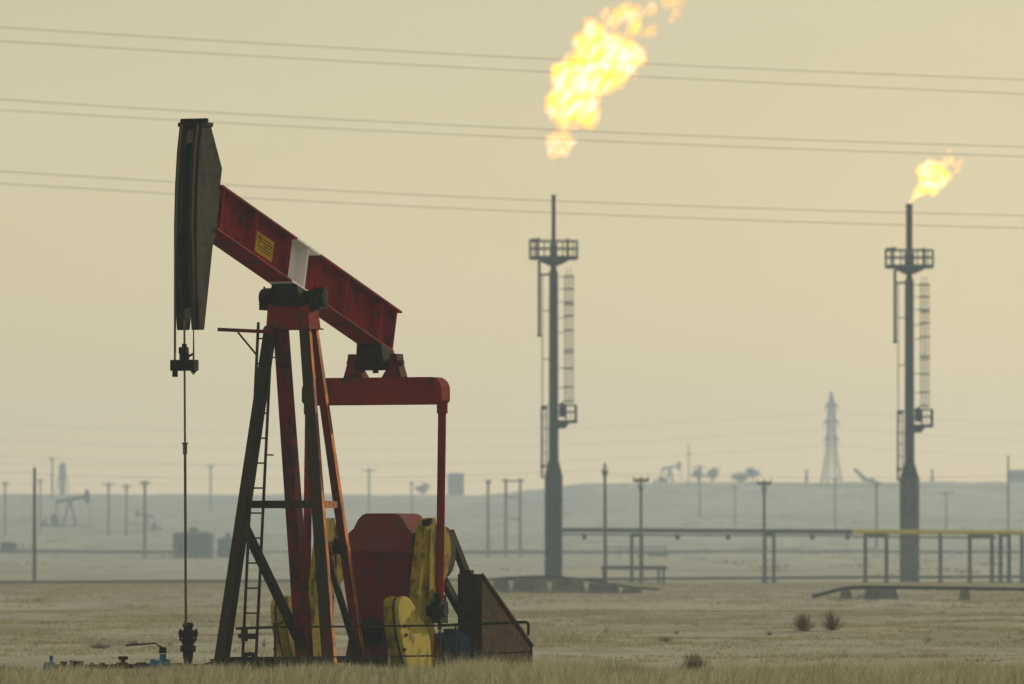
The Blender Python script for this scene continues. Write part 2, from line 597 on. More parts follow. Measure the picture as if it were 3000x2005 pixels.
shrub_px(290, 1900, 80, 14, "long low dark clump left of the wellhead", n=256, mat="scrub_dark")
shrub_px(390, 1892, 44, 16, "low dark clump nearest the blue valve lever", n=192, mat="scrub_dark")
shrub_px(498, 1895, 20, 20, "little upright weed beside the wellhead", n=90)
shrub_px(2760, 1800, 30, 12, "low grey tuft under the right hand pipeline", n=90)

# ------------------------------------------------------------------ pumpjack
TH = R(65)
ca, sa = math.cos(TH), math.sin(TH)
ORI = Vector(((855 - CX) / FPX * 130, 130, 0.0))
ORI.z = float(zground(ORI.x, ORI.y))
AV = Vector((ca, sa, 0))          # along the beam, towards the tail
BV = Vector((sa, -ca, 0))         # across, towards the near side


def Lp(px, py, t=None, s=None, z=None):
    """photo pixel on a known plane of the pumpjack -> pumpjack coordinates (s, -t, z)"""
    r = ray(px, py)
    o = CAM - ORI
    if t is not None: k = (t - o.dot(BV)) / r.dot(BV)
    elif s is not None: k = (s - o.dot(AV)) / r.dot(AV)
    else: k = (z - o.z) / r.z
    p = o + r * k
    return Vector((p.dot(AV), -p.dot(BV), p.z))


def make_pumpjack():
    root = empty("pumpjack", ORI, TH)
    tag(root, "red pumpjack with raised dark horse head, yellow cranks and white banded beam", "pumpjack")
    # --- skid
    m = MB()
    for t in (-.62, .62):
        m.box((2.3, -t, .11), (7.2, .05, .2))
        m.box((2.3, -t, .22), (7.2, .22, .03))
        m.box((2.3, -t, -.005), (7.2, .22, .03))
    for s in (-1.1, .4, 1.8, 3.2, 4.6, 5.6): m.box((s, 0, .11), (.16, 1.19, .17))
    m.box((-.62, 0, .03), (.24, 2.0, .2))
    m.build("skid_base", M["dark"], root, .006)
    # --- samson post
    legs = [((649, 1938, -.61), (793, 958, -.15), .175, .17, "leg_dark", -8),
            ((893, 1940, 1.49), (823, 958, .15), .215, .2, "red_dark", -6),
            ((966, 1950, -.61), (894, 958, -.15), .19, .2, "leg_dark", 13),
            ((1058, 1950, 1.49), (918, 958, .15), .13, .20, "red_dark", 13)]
    ends = []
    for (fx, fy, fs), (tx, ty, ts), w, d, mt, tw in legs:
        a, b = Lp(fx, fy, s=fs), Lp(tx, ty, s=ts)
        a = a + (b - a) * ((.13 - a.z) / (b.z - a.z))
        m = MB()
        x = (0, 1, 0)
        m.bar(a, b, d, w, up=(0, 1, 0), twist=R(tw), w1=d * .85, h1=w * .85)
        m.box((a.x, a.y, .15), (.34, .32, .05))
        lo_ = m.build("leg", M[mt], root, .008)
        if len(ends) in (2, 3):         # sunlight on the near legs' sides, put in as orange colour
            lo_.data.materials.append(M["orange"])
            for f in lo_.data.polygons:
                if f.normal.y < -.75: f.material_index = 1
        ends.append((a, b))
    on = lambda k, z: ends[k][0].lerp(ends[k][1], (z - ends[k][0].z) / (ends[k][1].z - ends[k][0].z))
    zc = Lp(820, 1478, s=-.4).z
    m = MB()
    m.bar(on(0, zc), on(2, zc), .07, .115)
    m.build("cross_brace", M["dark"], root, .004)
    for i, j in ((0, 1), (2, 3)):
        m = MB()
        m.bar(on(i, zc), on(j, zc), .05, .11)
        m.build("cross_brace", M["orange"], root, .004)  # side bars carry the sunlight in their colour as well
    m = MB()
    m.bar(on(0, 2.32), Vector((on(1, .45).x - .05, on(1, .45).y, .40)), .10, .13)
    m.build("diagonal_brace", M["dark"], root, .004)
    m = MB()
    m.bar(on(2, 2.2), Vector((on(3, .4).x - .08, on(3, .4).y, .32)), .09, .07)
    m.build("diagonal_brace", M["dark"], root, .004)
    # cap
    m = MB()
    f0, f1 = Lp(779, 962, s=-.2), Lp(906, 962, s=-.2)
    g0, g1 = Lp(784, 893, s=-.17), Lp(902, 893, s=-.17)
    m.hull8([f0, f1, Vector((.2, f1.y, f1.z)), Vector((.2, f0.y, f0.z))], [g0, g1, Vector((.17, g1.y, g1.z)), Vector((.17, g0.y, g0.z))])
    yc = (f0.y + f1.y) / 2
    m.box((0, yc, f0.z - .012), (.5, abs(f1.y - f0.y) + .06, .022))
    m.build("post_cap", M["red"], root, .01)
    # centre bearing
    zp = Lp(850, 872, t=0).z
    m = MB()
    for sg in (-1, 1):
        yy = yc + sg * .43
        m.lathe([(.09, -.11), (.135, -.10), (.15, -.06), (.15, .06), (.135, .10), (.09, .11)], (0, yy, zp), 18, 'y')
        m.box((0, yy, zp - .13), (.34, .15, .12))
        for b_ in (-.13, .13): m.tube((b_, yy, zp - .1), (b_, yy, zp + .17), .018, n=6)
    m.tube((0, yc - .34, zp), (0, yc + .34, zp), .10, n=14)
    m.hull8([Vector((-.22, yc - .26, zp - .13)), Vector((.22, yc - .26, zp - .13)), Vector((.22, yc + .26, zp - .13)), Vector((-.22, yc + .26, zp - .13))],
            [Vector((-.34, yc - .21, zp + .20)), Vector((.34, yc - .21, zp + .02)), Vector((.34, yc + .21, zp + .02)), Vector((-.34, yc + .21, zp + .20))])
    m.build("center_bearing", M["grease"], root, .012)
    # --- walking beam
    hw = .21
    A = Lp(652, 541, t=hw)
    B = Lp(1179, 913, t=hw)
    A.y = B.y = 0
    u = (B - A).normalized()
    v = Vector((-u.z, 0, u.x))            # up, normal to the beam
    LEN = (B - A).length
    lo = Lp(641, 676, t=hw)
    lo.y = 0
    DEP = -(lo - A).dot(v)
    TF = .028

    def BP(a, t, d): return A + u * a + v * (-d) + Vector((0, -t, 0))

    def slab(m, a0, a1, t0, t1, d0, d1, e0=0, e1=0):
        m.hull8([BP(a0, t0, d1), BP(a1 - e1, t0, d1), BP(a1 - e1, t1, d1), BP(a0, t1, d1)],
                [BP(a0, t0, d0), BP(a1, t0, d0), BP(a1, t1, d0), BP(a0, t1, d0)])

    def u_at(px, py):
        p = Lp(px, py, t=0)
        p.y = 0
        return (p - A).dot(u)

    w0, w1 = u_at(833, 720), u_at(900, 767)
    a00 = .015

    def ib(m, a0, a1):
        slab(m, a0, a1, -hw, hw, 0, TF)
        slab(m, a0, a1, -hw, hw, DEP - TF, DEP)
        slab(m, a0, a1, -.012, .012, TF, DEP - TF)

    def ribs(m, aa):
        for a in aa:
            for t in (-1, 1): slab(m, a, a + .014, t * .0121, t * (hw - .015), TF + .001, DEP - TF - .001)

    m = MB()
    ib(m, a00, w0 - .001)
    ib(m, w1 + .001, LEN - .12)
    slab(m, LEN - .12, LEN, -hw, hw, 0, TF)
    ribs(m, [.12, u_at(721, 640), u_at(821, 711), u_at(988, 828), u_at(1086, 900), LEN - .15])
    m.build("walking_beam", M["red_clean"], root)
    m = MB()
    slab(m, w0, w1, -hw - .002, hw + .002, -.002, TF)
    slab(m, w0, w1, -hw - .002, hw + .002, DEP - TF, DEP + .002)
    slab(m, w0, w1, -.014, .014, TF, DEP - TF)
    ribs(m, [u_at(868, 744)])
    m.build("white_band", M["white"], root)
    # sign plate on the web
    e0, e1 = u_at(747, 702), u_at(790, 745)
    m = MB()
    slab(m, e0, e1 + .05, .014, .026, .20, .52)
    sp = m.build("sign_plate", M["plate"], root)
    m = MB()
    em = e0 + .10
    pts = [BP(em + .055 * math.cos(k * PI / 5) , .0275, .29 + .06 * math.sin(k * PI / 5)) for k in range(11)]
    m.path(pts, .008, 4)
    m.path([BP(em - .03, .0275, .29), BP(em, .0275, .26), BP(em + .03, .0275, .30)], .008, 4)
    for j, (q0, q1) in enumerate(((.22, .50), (.20, .56), (.24, .52), (.04, .56), (.10, .48))):
        dd = .255 + .045 * j
        slab(m, e0 + q0, min(e0 + q1, e1 + .02), .0262, .0272, dd, dd + .018)
    m.build("sign_lettering", M["mark"], sp)
    # --- horse head
    tw = .19
    side_px = [(592, 366), (584, 444), (578.5, 544), (575.5, 668), (575.5, 768), (578.5, 867), (584.5, 967),
               (599, 967), (624, 723), (634, 678), (646.5, 539), (651.5, 494), (617, 363)]
    poly = [Lp(a, b, t=tw) for a, b in side_px]
    ch = .137

    def cheek(t_out, sgn):
        m = MB()
        m.prism([Vector((p.x, -t_out, p.z)) for p in poly], (0, sgn * ch, 0))
        return m.build("cheek_plate", M["head"], root, .012)

    cheek(tw, 1)
    cheek(-tw, -1)
    ztop, zbot = poly[0].z, poly[6].z
    m = MB()
    inner = [(Vector((p.x + (.07 if i < 7 else -.04), -(tw - ch), p.z))) for i, p in enumerate(poly)]
    keep = [0, 1, 2, 3, 4, 5, 6, 7, 8, 9, 10, 11, 12]
    sel = []
    for i in keep:
        p = inner[i].copy()
        p.z = min(max(p.z, zbot + .34), ztop - .26)
        sel.append(p)
    m.prism(sel, (0, 2 * (tw - ch), 0))
    m.build("head_web", M["grease"], root)
    m = MB()
    pc = [Vector((poly[0].x - .03, -tw - .02, ztop - .02)), Vector((poly[12].x + .05, -tw - .02, ztop - .02)),
          Vector((poly[12].x + .05, -tw - .02, ztop + .045)), Vector((poly[0].x + .0, -tw - .02, ztop + .045))]
    m.prism(pc, (0, 2 * tw + .04, 0))
    m.build("head_cap", M["grease"], root, .006)
    MB().tube((poly[0].x + .12, -tw - .03, ztop + .07), (poly[0].x + .12, tw + .03, ztop + .07), .035, n=10).build("head_pin", M["grease"], root)
    # link between head and beam
    m = MB()
    slab(m, a00 - .6, .014, -tw + ch + .001, tw - ch - .001, .05, DEP - .05)
    m.build("head_hinge", M["grease"], root)
    # --- bridle, carrier bar, polished rod
    s0 = poly[4].x
    zc0, zc1 = Lp(544, 1055, t=0).z, Lp(544, 1087, t=0).z
    for t in (-.155, .155):
        m = MB()
        arc = [Vector((poly[i].x - .022, -t * .86, poly[i].z)) for i in range(0, 7)]
        pts = [arc[0], arc[1], arc[2], arc[3], Vector((s0 - .022, -t, arc[4].z)), Vector((s0 - .022, -t, zc1 - .06))]
        m.path(pts, .018, 6)
        m.build("bridle_cable", M["rod"], root)
    m = MB()
    m.box((s0 - .02, 0, (zc0 + zc1) / 2), (.16, .40, zc0 - zc1))
    m.tube((s0 - .02, .155, zc1 - .09), (s0 - .02, .155, zc1), .045, n=8)
    m.tube((s0 - .02, -.155, zc1 - .03), (s0 - .02, -.155, zc1), .045, n=8)
    m.tube((s0 - .02, 0, zc0), (s0 - .02, 0, zc0 + .10), .075, n=10)
    m.box((s0 - .02, .01, zc0 + .14), (.11, .12, .10))
    m.tube((s0 - .02, .0, zc0 + .18), (s0 - .02, 0, zc0 + .24), .04, n=8)
    m.bar((s0 - .02, -.05, zc0 + .04), (s0 - .02, -.15, zc0 + .09), .04, .03)
    m.build("carrier_bar", M["grease"], root, .008)
    m = MB()
    zend = Lp(551, 1835, t=0).z
    xe = Lp(551, 1835, t=0).x
    zcpl = Lp(547, 1312, t=0).z
    top = Vector((s0 - .02, 0, zc0 + .6))
    bot = Vector((s0 - .02 + .06, 0, zend))
    m.tube(bot, top, .017, n=8)
    f = (zcpl - bot.z) / (top.z - bot.z)
    c = bot.lerp(top, f)
    m.tube(c - Vector((0, 0, .10)), c + Vector((0, 0, .05)), .034, n=8)
    m.tube(c + Vector((0, 0, .05)), c + Vector((0, 0, .075)), .05, n=8)
    m.tube(bot, c, .021, n=8)
    m.build("polished_rod", M["rod"], root)
    # --- equaliser
    se = Lp(1100, 1187, t=0).x
    zb0, zb1 = Lp(1100, 1187, t=0).z, Lp(1100, 1107, t=0).z
    t0_, t1_ = -Lp(884, 1150, s=se - .15).y, -Lp(1294, 1150, s=se - .15).y
    prof = []
    rr = .19
    for k in range(6):
        a = k / 5 * PI / 2
        prof.append((t1_ - rr + rr * math.sin(a), zb1 - rr + rr * math.cos(a)))
    prof += [(t1_, zb0 + .06), (t1_ - .05, zb0), (t0_ + .05, zb0), (t0_, zb0 + .06)]
    for k in range(6):
        a = k / 5 * PI / 2
        prof.append((t0_ + rr - rr * math.cos(a), zb1 - rr + rr * math.sin(a)))
    m = MB()
    m.prism([Vector((se - .16, -t, z)) for t, z in prof], (.32, 0, 0))
    m.build("equalizer_bar", M["red"], root, .012)
    tcen = (t0_ + t1_) / 2
    m = MB()
    for sg in (-1, 1):
        zt = Lp(1100, 1038, t=0).z
        q = lambda t, z: Vector((se - .12, -(tcen * 0 + .0 + t), z))
        m.prism([q(sg * .50, zb1), q(sg * .16, zb1), q(sg * .29, zb1 + .2), q(sg * .30, zt), q(sg * .42, zt), q(sg * .44, zb1 + .2)], (.24, 0, 0))
        m.tube((se, -sg * .27, zt - .14), (se, -sg * .48, zt - .14), .05, n=10)
    m.build("equalizer_clevis", M["red_dark"], root, .006)
    m = MB()
    bb = Lp(1100, 1085, t=0).z
    ut = u_at(1100, 1040)
    m.hull8([Vector((se - .2, -.25, bb)), Vector((se + .2, -.25, bb)), Vector((se + .2, .25, bb)), Vector((se - .2, .25, bb))],
            [BP(ut - .28, .21, DEP + .001), BP(ut + .24, .21, DEP + .001), BP(ut + .24, -.21, DEP + .001), BP(ut - .28, -.21, DEP + .001)])
    m.tube((se, -.36, bb + .09), (se, .36, bb + .09), .075, n=12)
    m.tube((se - .1, -.05, bb - .05), (se - .1, -.05, bb + .05), .05, n=8)
    m.build("tail_bearing", M["grease"], root, .01)
    # --- pitmans and cranks
    tp = 1.15
    pin = Lp(1288, 1790, t=tp)
    sh_s, sh_z = pin.x + .32, pin.z + 1.0
    tcr = .86
    for sg in (1, -1):
        m = MB()
        topz = zb0 + .02
        m.tube((se, -sg * tp, zb0 - .14), (se, -sg * tp, zb0 + .03), .085, n=14)
        m.tube((pin.x, -sg * tp, pin.z + .05), (se, -sg * tp, topz), .064, n=14)
        m.build("pitman_arm", M["red"], root, smooth=True)
        m = MB()
        m.box((pin.x, -sg * tp, pin.z - .02), (.30, .15, .34))
        m.tube((pin.x, -sg * (tp + .11), pin.z), (pin.x, -sg * (tcr - .02), pin.z), .10, n=14)
        m.box((pin.x - .1, -sg * tp, pin.z + .2), (.05, .09, .16))
        m.box((pin.x + .12, -sg * tp, pin.z + .18), (.05, .1, .14))
        m.tube((pin.x, -sg * tp, pin.z - .19), (pin.x, -sg * tp, pin.z - .29), .035, n=8)
        m.build("crank_pin_bearing", M["grease"], root, .01)

    def cp(px, py, t=tcr + .10): return Lp(px, py, t=t)

    arm_px = [(1251, 1521), (1277, 1517), (1284, 1560), (1280, 1700), (1273, 1830), (1268, 1990), (1195, 1990), (1215, 1830), (1233, 1680)]
    lobe_px = [(1167, 1776), (1169, 1762), (1175, 1752), (1184, 1747), (1194, 1749), (1204, 1758), (1213, 1771), (1222, 1788), (1234, 1812), (1250, 1838),
               (1262, 1880), (1266, 1990), (1208, 1990), (1199, 1960), (1189, 1925), (1180, 1888), (1173, 1850), (1168, 1810)]
    lobe2_px = [(1284, 1532), (1306, 1540), (1320, 1575), (1323, 1625), (1314, 1675), (1300, 1712), (1282, 1722)]
    apoly = [cp(*p) for p in arm_px]
    lpoly = [cp(*p, t=tcr + .24) for p in lobe_px]
    l2poly = [cp(*p, t=tcr + .12) for p in lobe2_px]
    for sg in (1, -1):
        m = MB()
        m.prism([Vector((p.x, -sg * (tcr + .10), p.z)) for p in apoly], (0, sg * .17, 0))
        ax0, ax1 = Vector((apoly[0].x + .10, -sg * (tcr + .115), apoly[0].z - .15)), Vector((apoly[8].x + .22, -sg * (tcr + .115), apoly[7].z))
        m.bar(ax0, ax1, .03, .05)
        ca_ = m.build("crank_arm", M["yellow"], root, .012)
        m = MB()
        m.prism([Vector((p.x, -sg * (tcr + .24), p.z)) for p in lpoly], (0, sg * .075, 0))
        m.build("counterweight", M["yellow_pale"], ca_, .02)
        m = MB()
        m.prism([Vector((p.x + .03, -sg * (tcr + .164), p.z - .01)) for p in lpoly], (0, sg * .035, 0))
        m.build("weight_spacer", M["dark"], ca_)
        m = MB()
        m.prism([Vector((p.x - .02, -sg * (tcr + .128), p.z)) for p in lpoly], (0, sg * .15, 0))
        m.build("counterweight", M["yellow"], ca_, .03)
        for f_, g_ in ((.35, .25), (.55, .42), (.3, .7)):
            bx_ = lpoly[0].x + .12 + f_ * .25
            bz_ = lpoly[4].z - .25 - g_ * .8
            MB().tube((bx_, -sg * (tcr + .235), bz_), (bx_, -sg * (tcr + .27), bz_), .028, n=6).build("weight_bolt", M["dark"], ca_)
        m = MB()
        m.prism([Vector((p.x, -sg * (tcr + .12), p.z)) for p in l2poly], (0, sg * .2, 0))
        m.build("counterweight", M["yellow"], ca_, .03)
        m = MB()
        hub = Vector((apoly[0].x + .16, 0, apoly[0].z - .04))
        m.tube((hub.x - .08, -sg * (tcr + .02), hub.z), (hub.x - .08, -sg * (tcr + .14), hub.z), .05, n=10)
        m.tube((hub.x - .16, -sg * (tcr + .04), hub.z - .02), (hub.x - .16, -sg * (tcr + .13), hub.z - .02), .055, n=10)
        m.build("crank_bolt", M["grease"], ca_)
    m = MB()
    m.tube((sh_s, -.9, sh_z), (sh_s, .9, sh_z), .12, n=16)
    m.build("crank_shaft", M["grease"], root)
    # --- gearbox
    sf = sh_s - .35
    g = lambda px, py: Lp(px, py, s=sf)
    half_px = [(1020, 1563), (1036, 1549), (1049, 1523), (1062, 1509), (1073, 1504.5)]
    cxp = 1115
    prof = [g(*p) for p in half_px] + [g(2 * cxp - p[0], p[1]) for p in reversed(half_px)]
    prof += [g(2 * cxp - 1024, 1640), g(2 * cxp - 1030, 1790), g(1030, 1790), g(1024, 1640)]
    lid = [g(*p) for p in half_px] + [g(2 * cxp - p[0], p[1]) for p in reversed(half_px)] + [g(2 * cxp - 1022, 1618), g(1022, 1618)]
    m = MB()
    m.prism([p + Vector((-.012, 0, 0)) for p in lid], (.80, 0, 0))
    m.build("gearbox_lid", M["gear_lid"], root, .014)
    m = MB()
    m.prism([g(1024, 1624), g(2 * cxp - 1024, 1624), g(2 * cxp - 1030, 1790), g(1030, 1790)], (.78, 0, 0))
    fl = g(1015, 1620), g(2 * cxp - 1015, 1620)
    m.box((sf + .39, (fl[0].y + fl[1].y) / 2, fl[0].z), (.84, abs(fl[0].y - fl[1].y), .05))
    m.build("gearbox", M["red_gear"], root, .012)
    yc_ = g(cxp, 1700).y
    m = MB()
    p0, p1 = g(1036, 1788), g(2 * cxp - 1036, 1788)
    q0, q1 = g(1008, 1945), g(2 * cxp - 1008, 1945)
    ex = Vector((.9, 0, 0))
    m.hull8([q0, q1, q1 + ex, q0 + ex], [p0, p1, p1 + ex * .9, p0 + ex * .9])
    m.build("gearbox_pedestal", M["red_gear"], root, .01)
    m = MB()
    c = g(1092, 1848)
    m.lathe([(.02, -.13), (.17, -.12), (.20, -.06), (.20, .02)], (c.x - .02, c.y, c.z), 20, 'x')
    m.build("gearbox_hole_disc", M["grease"], root)  # black disc stands in for a dark round hole
    # --- sheave, belts, guard, motor
    sv = Lp(1276, 1618, t=.66)
    m = MB()
    m.lathe([(.12, -.09), (.40, -.09), (.40, -.03), (.37, 0), (.40, .03), (.40, .09), (.12, .09)], (sv.x + .15, -.66, sv.z), 28, 'y')
    m.build("sheave", M["dark"], root)
    m = MB()
    for a, b in (((1318, 1560), (1376, 1706)), ((1300, 1702), (1372, 1832))):
        pa, pb = Lp(*a, t=.7), Lp(*b, t=.7)
        m.bar(pa, pb, .10, .13)
    m.build("belt_guard_rail", M["dark"], root, .004)
    tg = 1.24
    gp = [Lp(1412, 1682, t=tg), Lp(1561, 1893, t=tg), Lp(1561, 1965, t=tg), Lp(1412, 1965, t=tg)]
    m = MB()
    m.prism(gp, (0, .42, 0))
    m.bar(gp[0] + Vector((0, -.005, .0)), gp[1] + Vector((0, -.005, 0)), .02, .05)
    m.box((gp[0].x + .05, gp[0].y + .29, gp[0].z + .03), (.12, .2, .06))
    bg_ = m.build("belt_guard", M["rust"], root, .008)
    bg_.data.materials.append(M["dark"])          # darker material on the front face
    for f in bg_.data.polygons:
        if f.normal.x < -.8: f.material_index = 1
    mo = Lp(1318, 1895, t=.75)
    m = MB()
    m.lathe([(.10, -.30), (.19, -.28), (.21, -.22), (.21, .22), (.19, .28), (.10, .30)], (mo.x, mo.y, mo.z), 18, 'y')
    for k in range(9): m.lathe([(.22, -.01), (.225, 0), (.22, .01)], (mo.x, mo.y - .18 + .045 * k, mo.z), 18, 'y')
    m.box((mo.x, mo.y, mo.z - .24), (.36, .4, .08))
    m.box((mo.x - .05, mo.y - .05, mo.z + .23), (.16, .2, .1))
    m.build("motor", M["motor_blue"], root, smooth=True)
    m = MB()
    for i, (sx, sy) in enumerate(((-.2, -.25), (.2, -.25), (-.2, .25), (.2, .25))):
        m.box((mo.x + sx, mo.y + sy, (mo.z - .28 + .3) / 2), (.06, .06, max(.05, mo.z - .28 - .3)))
    m.box((mo.x + .1, mo.y, mo.z - .3), (.9, .62, .04))
    m.build("motor_stand", M["dark"], root)
    # --- ladder and top bracket
    la0, la1 = Lp(709, 1970, s=-1.0), Lp(748, 1970, s=-1.0)
    lb0, lb1 = Lp(757, 945, s=-.32), Lp(797, 945, s=-.32)
    m = MB()
    m.tube(la0, lb0, .024, n=8)
    m.tube(la1, lb1, .024, n=8)
    nrung = 14
    for k in range(nrung):
        f = (k + .35) / nrung
        m.tube(la0.lerp(lb0, f), la1.lerp(lb1, f), .013, n=6)
    m.box((la0 + la1) / 2 + Vector((-.02, 0, .55)), (.08, .3, .07))
    m.box(la0 + Vector((-.02, -.05, .58)), (.09, .07, .22))
    for f in (.3, .62, .9):
        p = la1.lerp(lb1, f)
        m.tube(p, Vector((p.x + .22, p.y - .02, p.z)), .012, n=6)
    m.build("ladder", M["dark"], root)
    m = MB()
    b0, b1 = Lp(643, 966, s=-.35), Lp(800, 973, s=-.35)
    m.bar(b0, b1, .14, .055)
    m.tube(Lp(697, 974, s=-.35), Lp(753, 1042, s=-.35), .016, n=6)
    m.build("work_bracket", M["red_dark"], root, .004)
    return root


make_pumpjack()

# ------------------------------------------------------------------ wellhead, flow line, guard rail (pumpjack coordinates -> world)
ROT = Matrix.Rotation(TH, 3, 'Z')


def toworld(l): return ORI + ROT @ Vector(l)


wp = toworld(Lp(551, 1900, t=0))
wz = float(zground(wp.x, wp.y))
wpx = FPX / wp.y


def wh(py): return at(551, py, wp.y).z - wz


wroot = empty("wellhead", (wp.x, wp.y, wz), R(20))
wroot.scale = (.54, .54, 1)
tag(wroot, "rusty brown flanged wellhead under the pumpjack rod", "wellhead")
m = MB()
m.lathe([(.12, -.05), (.12, wh(1935)), (.135, wh(1930)), (.15, wh(1912))], n=14)
m.build("casing", M["rust_wh"], wroot)
m = MB()
m.lathe([(.12, wh(1912)), (.215, wh(1910)), (.215, wh(1893)), (.15, wh(1890)), (.17, wh(1885)), (.20, wh(1880)), (.20, wh(1872)), (.13, wh(1870))], n=16)
m.build("lower_flange", M["rust_wh"], wroot)
m = MB()
m.lathe([(.12, wh(1870)), (.26, wh(1866)), (.26, wh(1861)), (.2, wh(1860)), (.27, wh(1858)), (.27, wh(1849)), (.14, wh(1847))], n=16)
for k in range(8):
    a = k * PI / 4 + .2
    m.tube((.23 * math.cos(a), .23 * math.sin(a), wh(1878)), (.23 * math.cos(a), .23 * math.sin(a), wh(1843)), .022, n=6)
m.build("upper_flange", M["rust_wh"], wroot)
m = MB()
m.lathe([(.11, wh(1847)), (.12, wh(1840)), (.155, wh(1836)), (.155, wh(1828)), (.13, wh(1827)), (.13, wh(1825)), (.03, wh(1824))], n=14)
m.tube((-.25, 0, wh(1855)), (-.15, 0, wh(1855)), .04, n=8)
m.tube((.15, 0, wh(1855)), (.27, 0, wh(1855)), .04, n=8)
m.build("stuffing_box", M["rust_wh"], wroot, .005)

fl = empty("flow_line", (at(550, 1960, wp.y).x, wp.y, wz))
tag(fl, "dark low pipe with flanges running left from the wellhead", "pipe")
FLX = lambda px: (px - 551) / wpx
fz = wh(1950)
m = MB()
m.tube((FLX(535), 0, fz), (FLX(180), .05, fz - .03), .036, n=10)
m.tube((FLX(180), .05, fz - .03), (FLX(150), .05, fz - .04), .05, n=10)
m.path([(FLX(565), 0, fz), (FLX(600), .1, fz + .01), (FLX(625), .15, fz + .05), (FLX(640), .2, fz + .04)], .02, 6)
m.build("pipe", M["rust_wh"], fl)
for px_, w_, r_ in ((188, .10, .10), (212, .07, .12), (232, .14, .11), (270, .05, .075), (300, .08, .08), (345, .03, .085), (362, .14, .08), (415, .16, .085), (455, .08, .08)):
    m = MB()
    m.tube((FLX(px_) - w_ / 2, .03, fz - .02), (FLX(px_) + w_ / 2, .03, fz - .02), r_ * .8, n=12)
    m.build("coupling", M["rust_wh"], fl)
m = MB()
m.tube((FLX(362), 0, fz), (FLX(362), 0, fz + .12), .035, n=10)
m.tube((FLX(362) - .07, 0, fz + .11), (FLX(362) + .07, 0, fz + .11), .025, n=8)
m.build("valve_stub", M["rust_wh"], fl)
m = MB()
m.lathe([(.04, -.15), (.09, -.14), (.10, -.09), (.075, -.07), (.09, 0), (.075, .07), (.10, .09), (.09, .14), (.04, .15)], (FLX(470), 0, fz), 14, 'x')
m.tube((FLX(478), 0, fz), (FLX(478), 0, fz + .17), .045, .05, n=10)
bv = m.build("ball_valve", M["blue"], fl)
m = MB()
m.tube((FLX(478), 0, fz + .18), (FLX(478), 0, fz + .27), .06, .05, n=10)
m.path([(FLX(478), 0, fz + .27), (FLX(465), 0, fz + .29), (FLX(458), 0, fz + .33), (FLX(370), -.05, fz + .30)], .013, 6)
m.build("valve_lever", M["grease"], bv)
m = MB()
m.lathe([(.03, -.09), (.075, -.08), (.075, .08), (.03, .09)], (FLX(146), .05, fz - .03), 12, 'x')
m.tube((FLX(151), .05, fz - .03), (FLX(151), .05, fz + .14), .022, n=8)
m.tube((FLX(151) - .03, .05, fz + .12), (FLX(151) + .03, .05, fz + .12), .025, n=8)
m.build("gate_valve", M["blue"], fl)

# guard rail in front of the machine
GD = 127.3
gz = float(zground(0, GD))
gr = empty("guard_rail", (at(1170, 1960, GD).x, GD, gz))
tag(gr, "thin dark tube railing with two rails in front of the pumpjack cranks", "railing")
G = lambda px, py, dd=0: at(px, py, GD + dd) - Vector(gr.location)
m = MB()
m.tube(G(690, 1842), G(806, 1838), .022, n=6)
m.tube(G(806, 1838), G(1290, 1833), .015, n=6)
m.path([G(1290, 1833), G(1535, 1823), G(1541, 1823), G(1547, 1826), G(1548, 1832), G(1548, 1862)], .022, 8)
m.build("top_rail", M["dark"], gr)
m = MB()
m.tube(G(665, 1928), G(806, 1927), .016, n=6)
m.tube(G(806, 1927), G(1280, 1922), .013, n=6)
m.tube(G(1280, 1922), G(1560, 1910), .012, n=6)
m.build("lower_rail", M["dark"], gr)
for px_ in (807, 1289, 1335, 1556):
    m = MB()
    t_ = G(px_, 1834 if px_ < 1500 else 1900)
    m.tube((t_.x, t_.y, -.05), t_, .024 if px_ == 807 else .014, n=8)
    if px_ == 807:
        m.box(t_, (.07, .05, .09))
        m.tube(t_, t_ + Vector((.12, 0, .07)), .018, n=6)
    m.build("rail_post", M["dark"], gr)
m = MB()
for px_ in (721, 742):
    t_ = G(px_, 1915)
    m.tube((t_.x, t_.y, -.05), t_, .03, n=8)
m.tube(G(715, 1917), G(748, 1917), .03, n=8)
m.build("gate_hinge", M["dark"], gr)

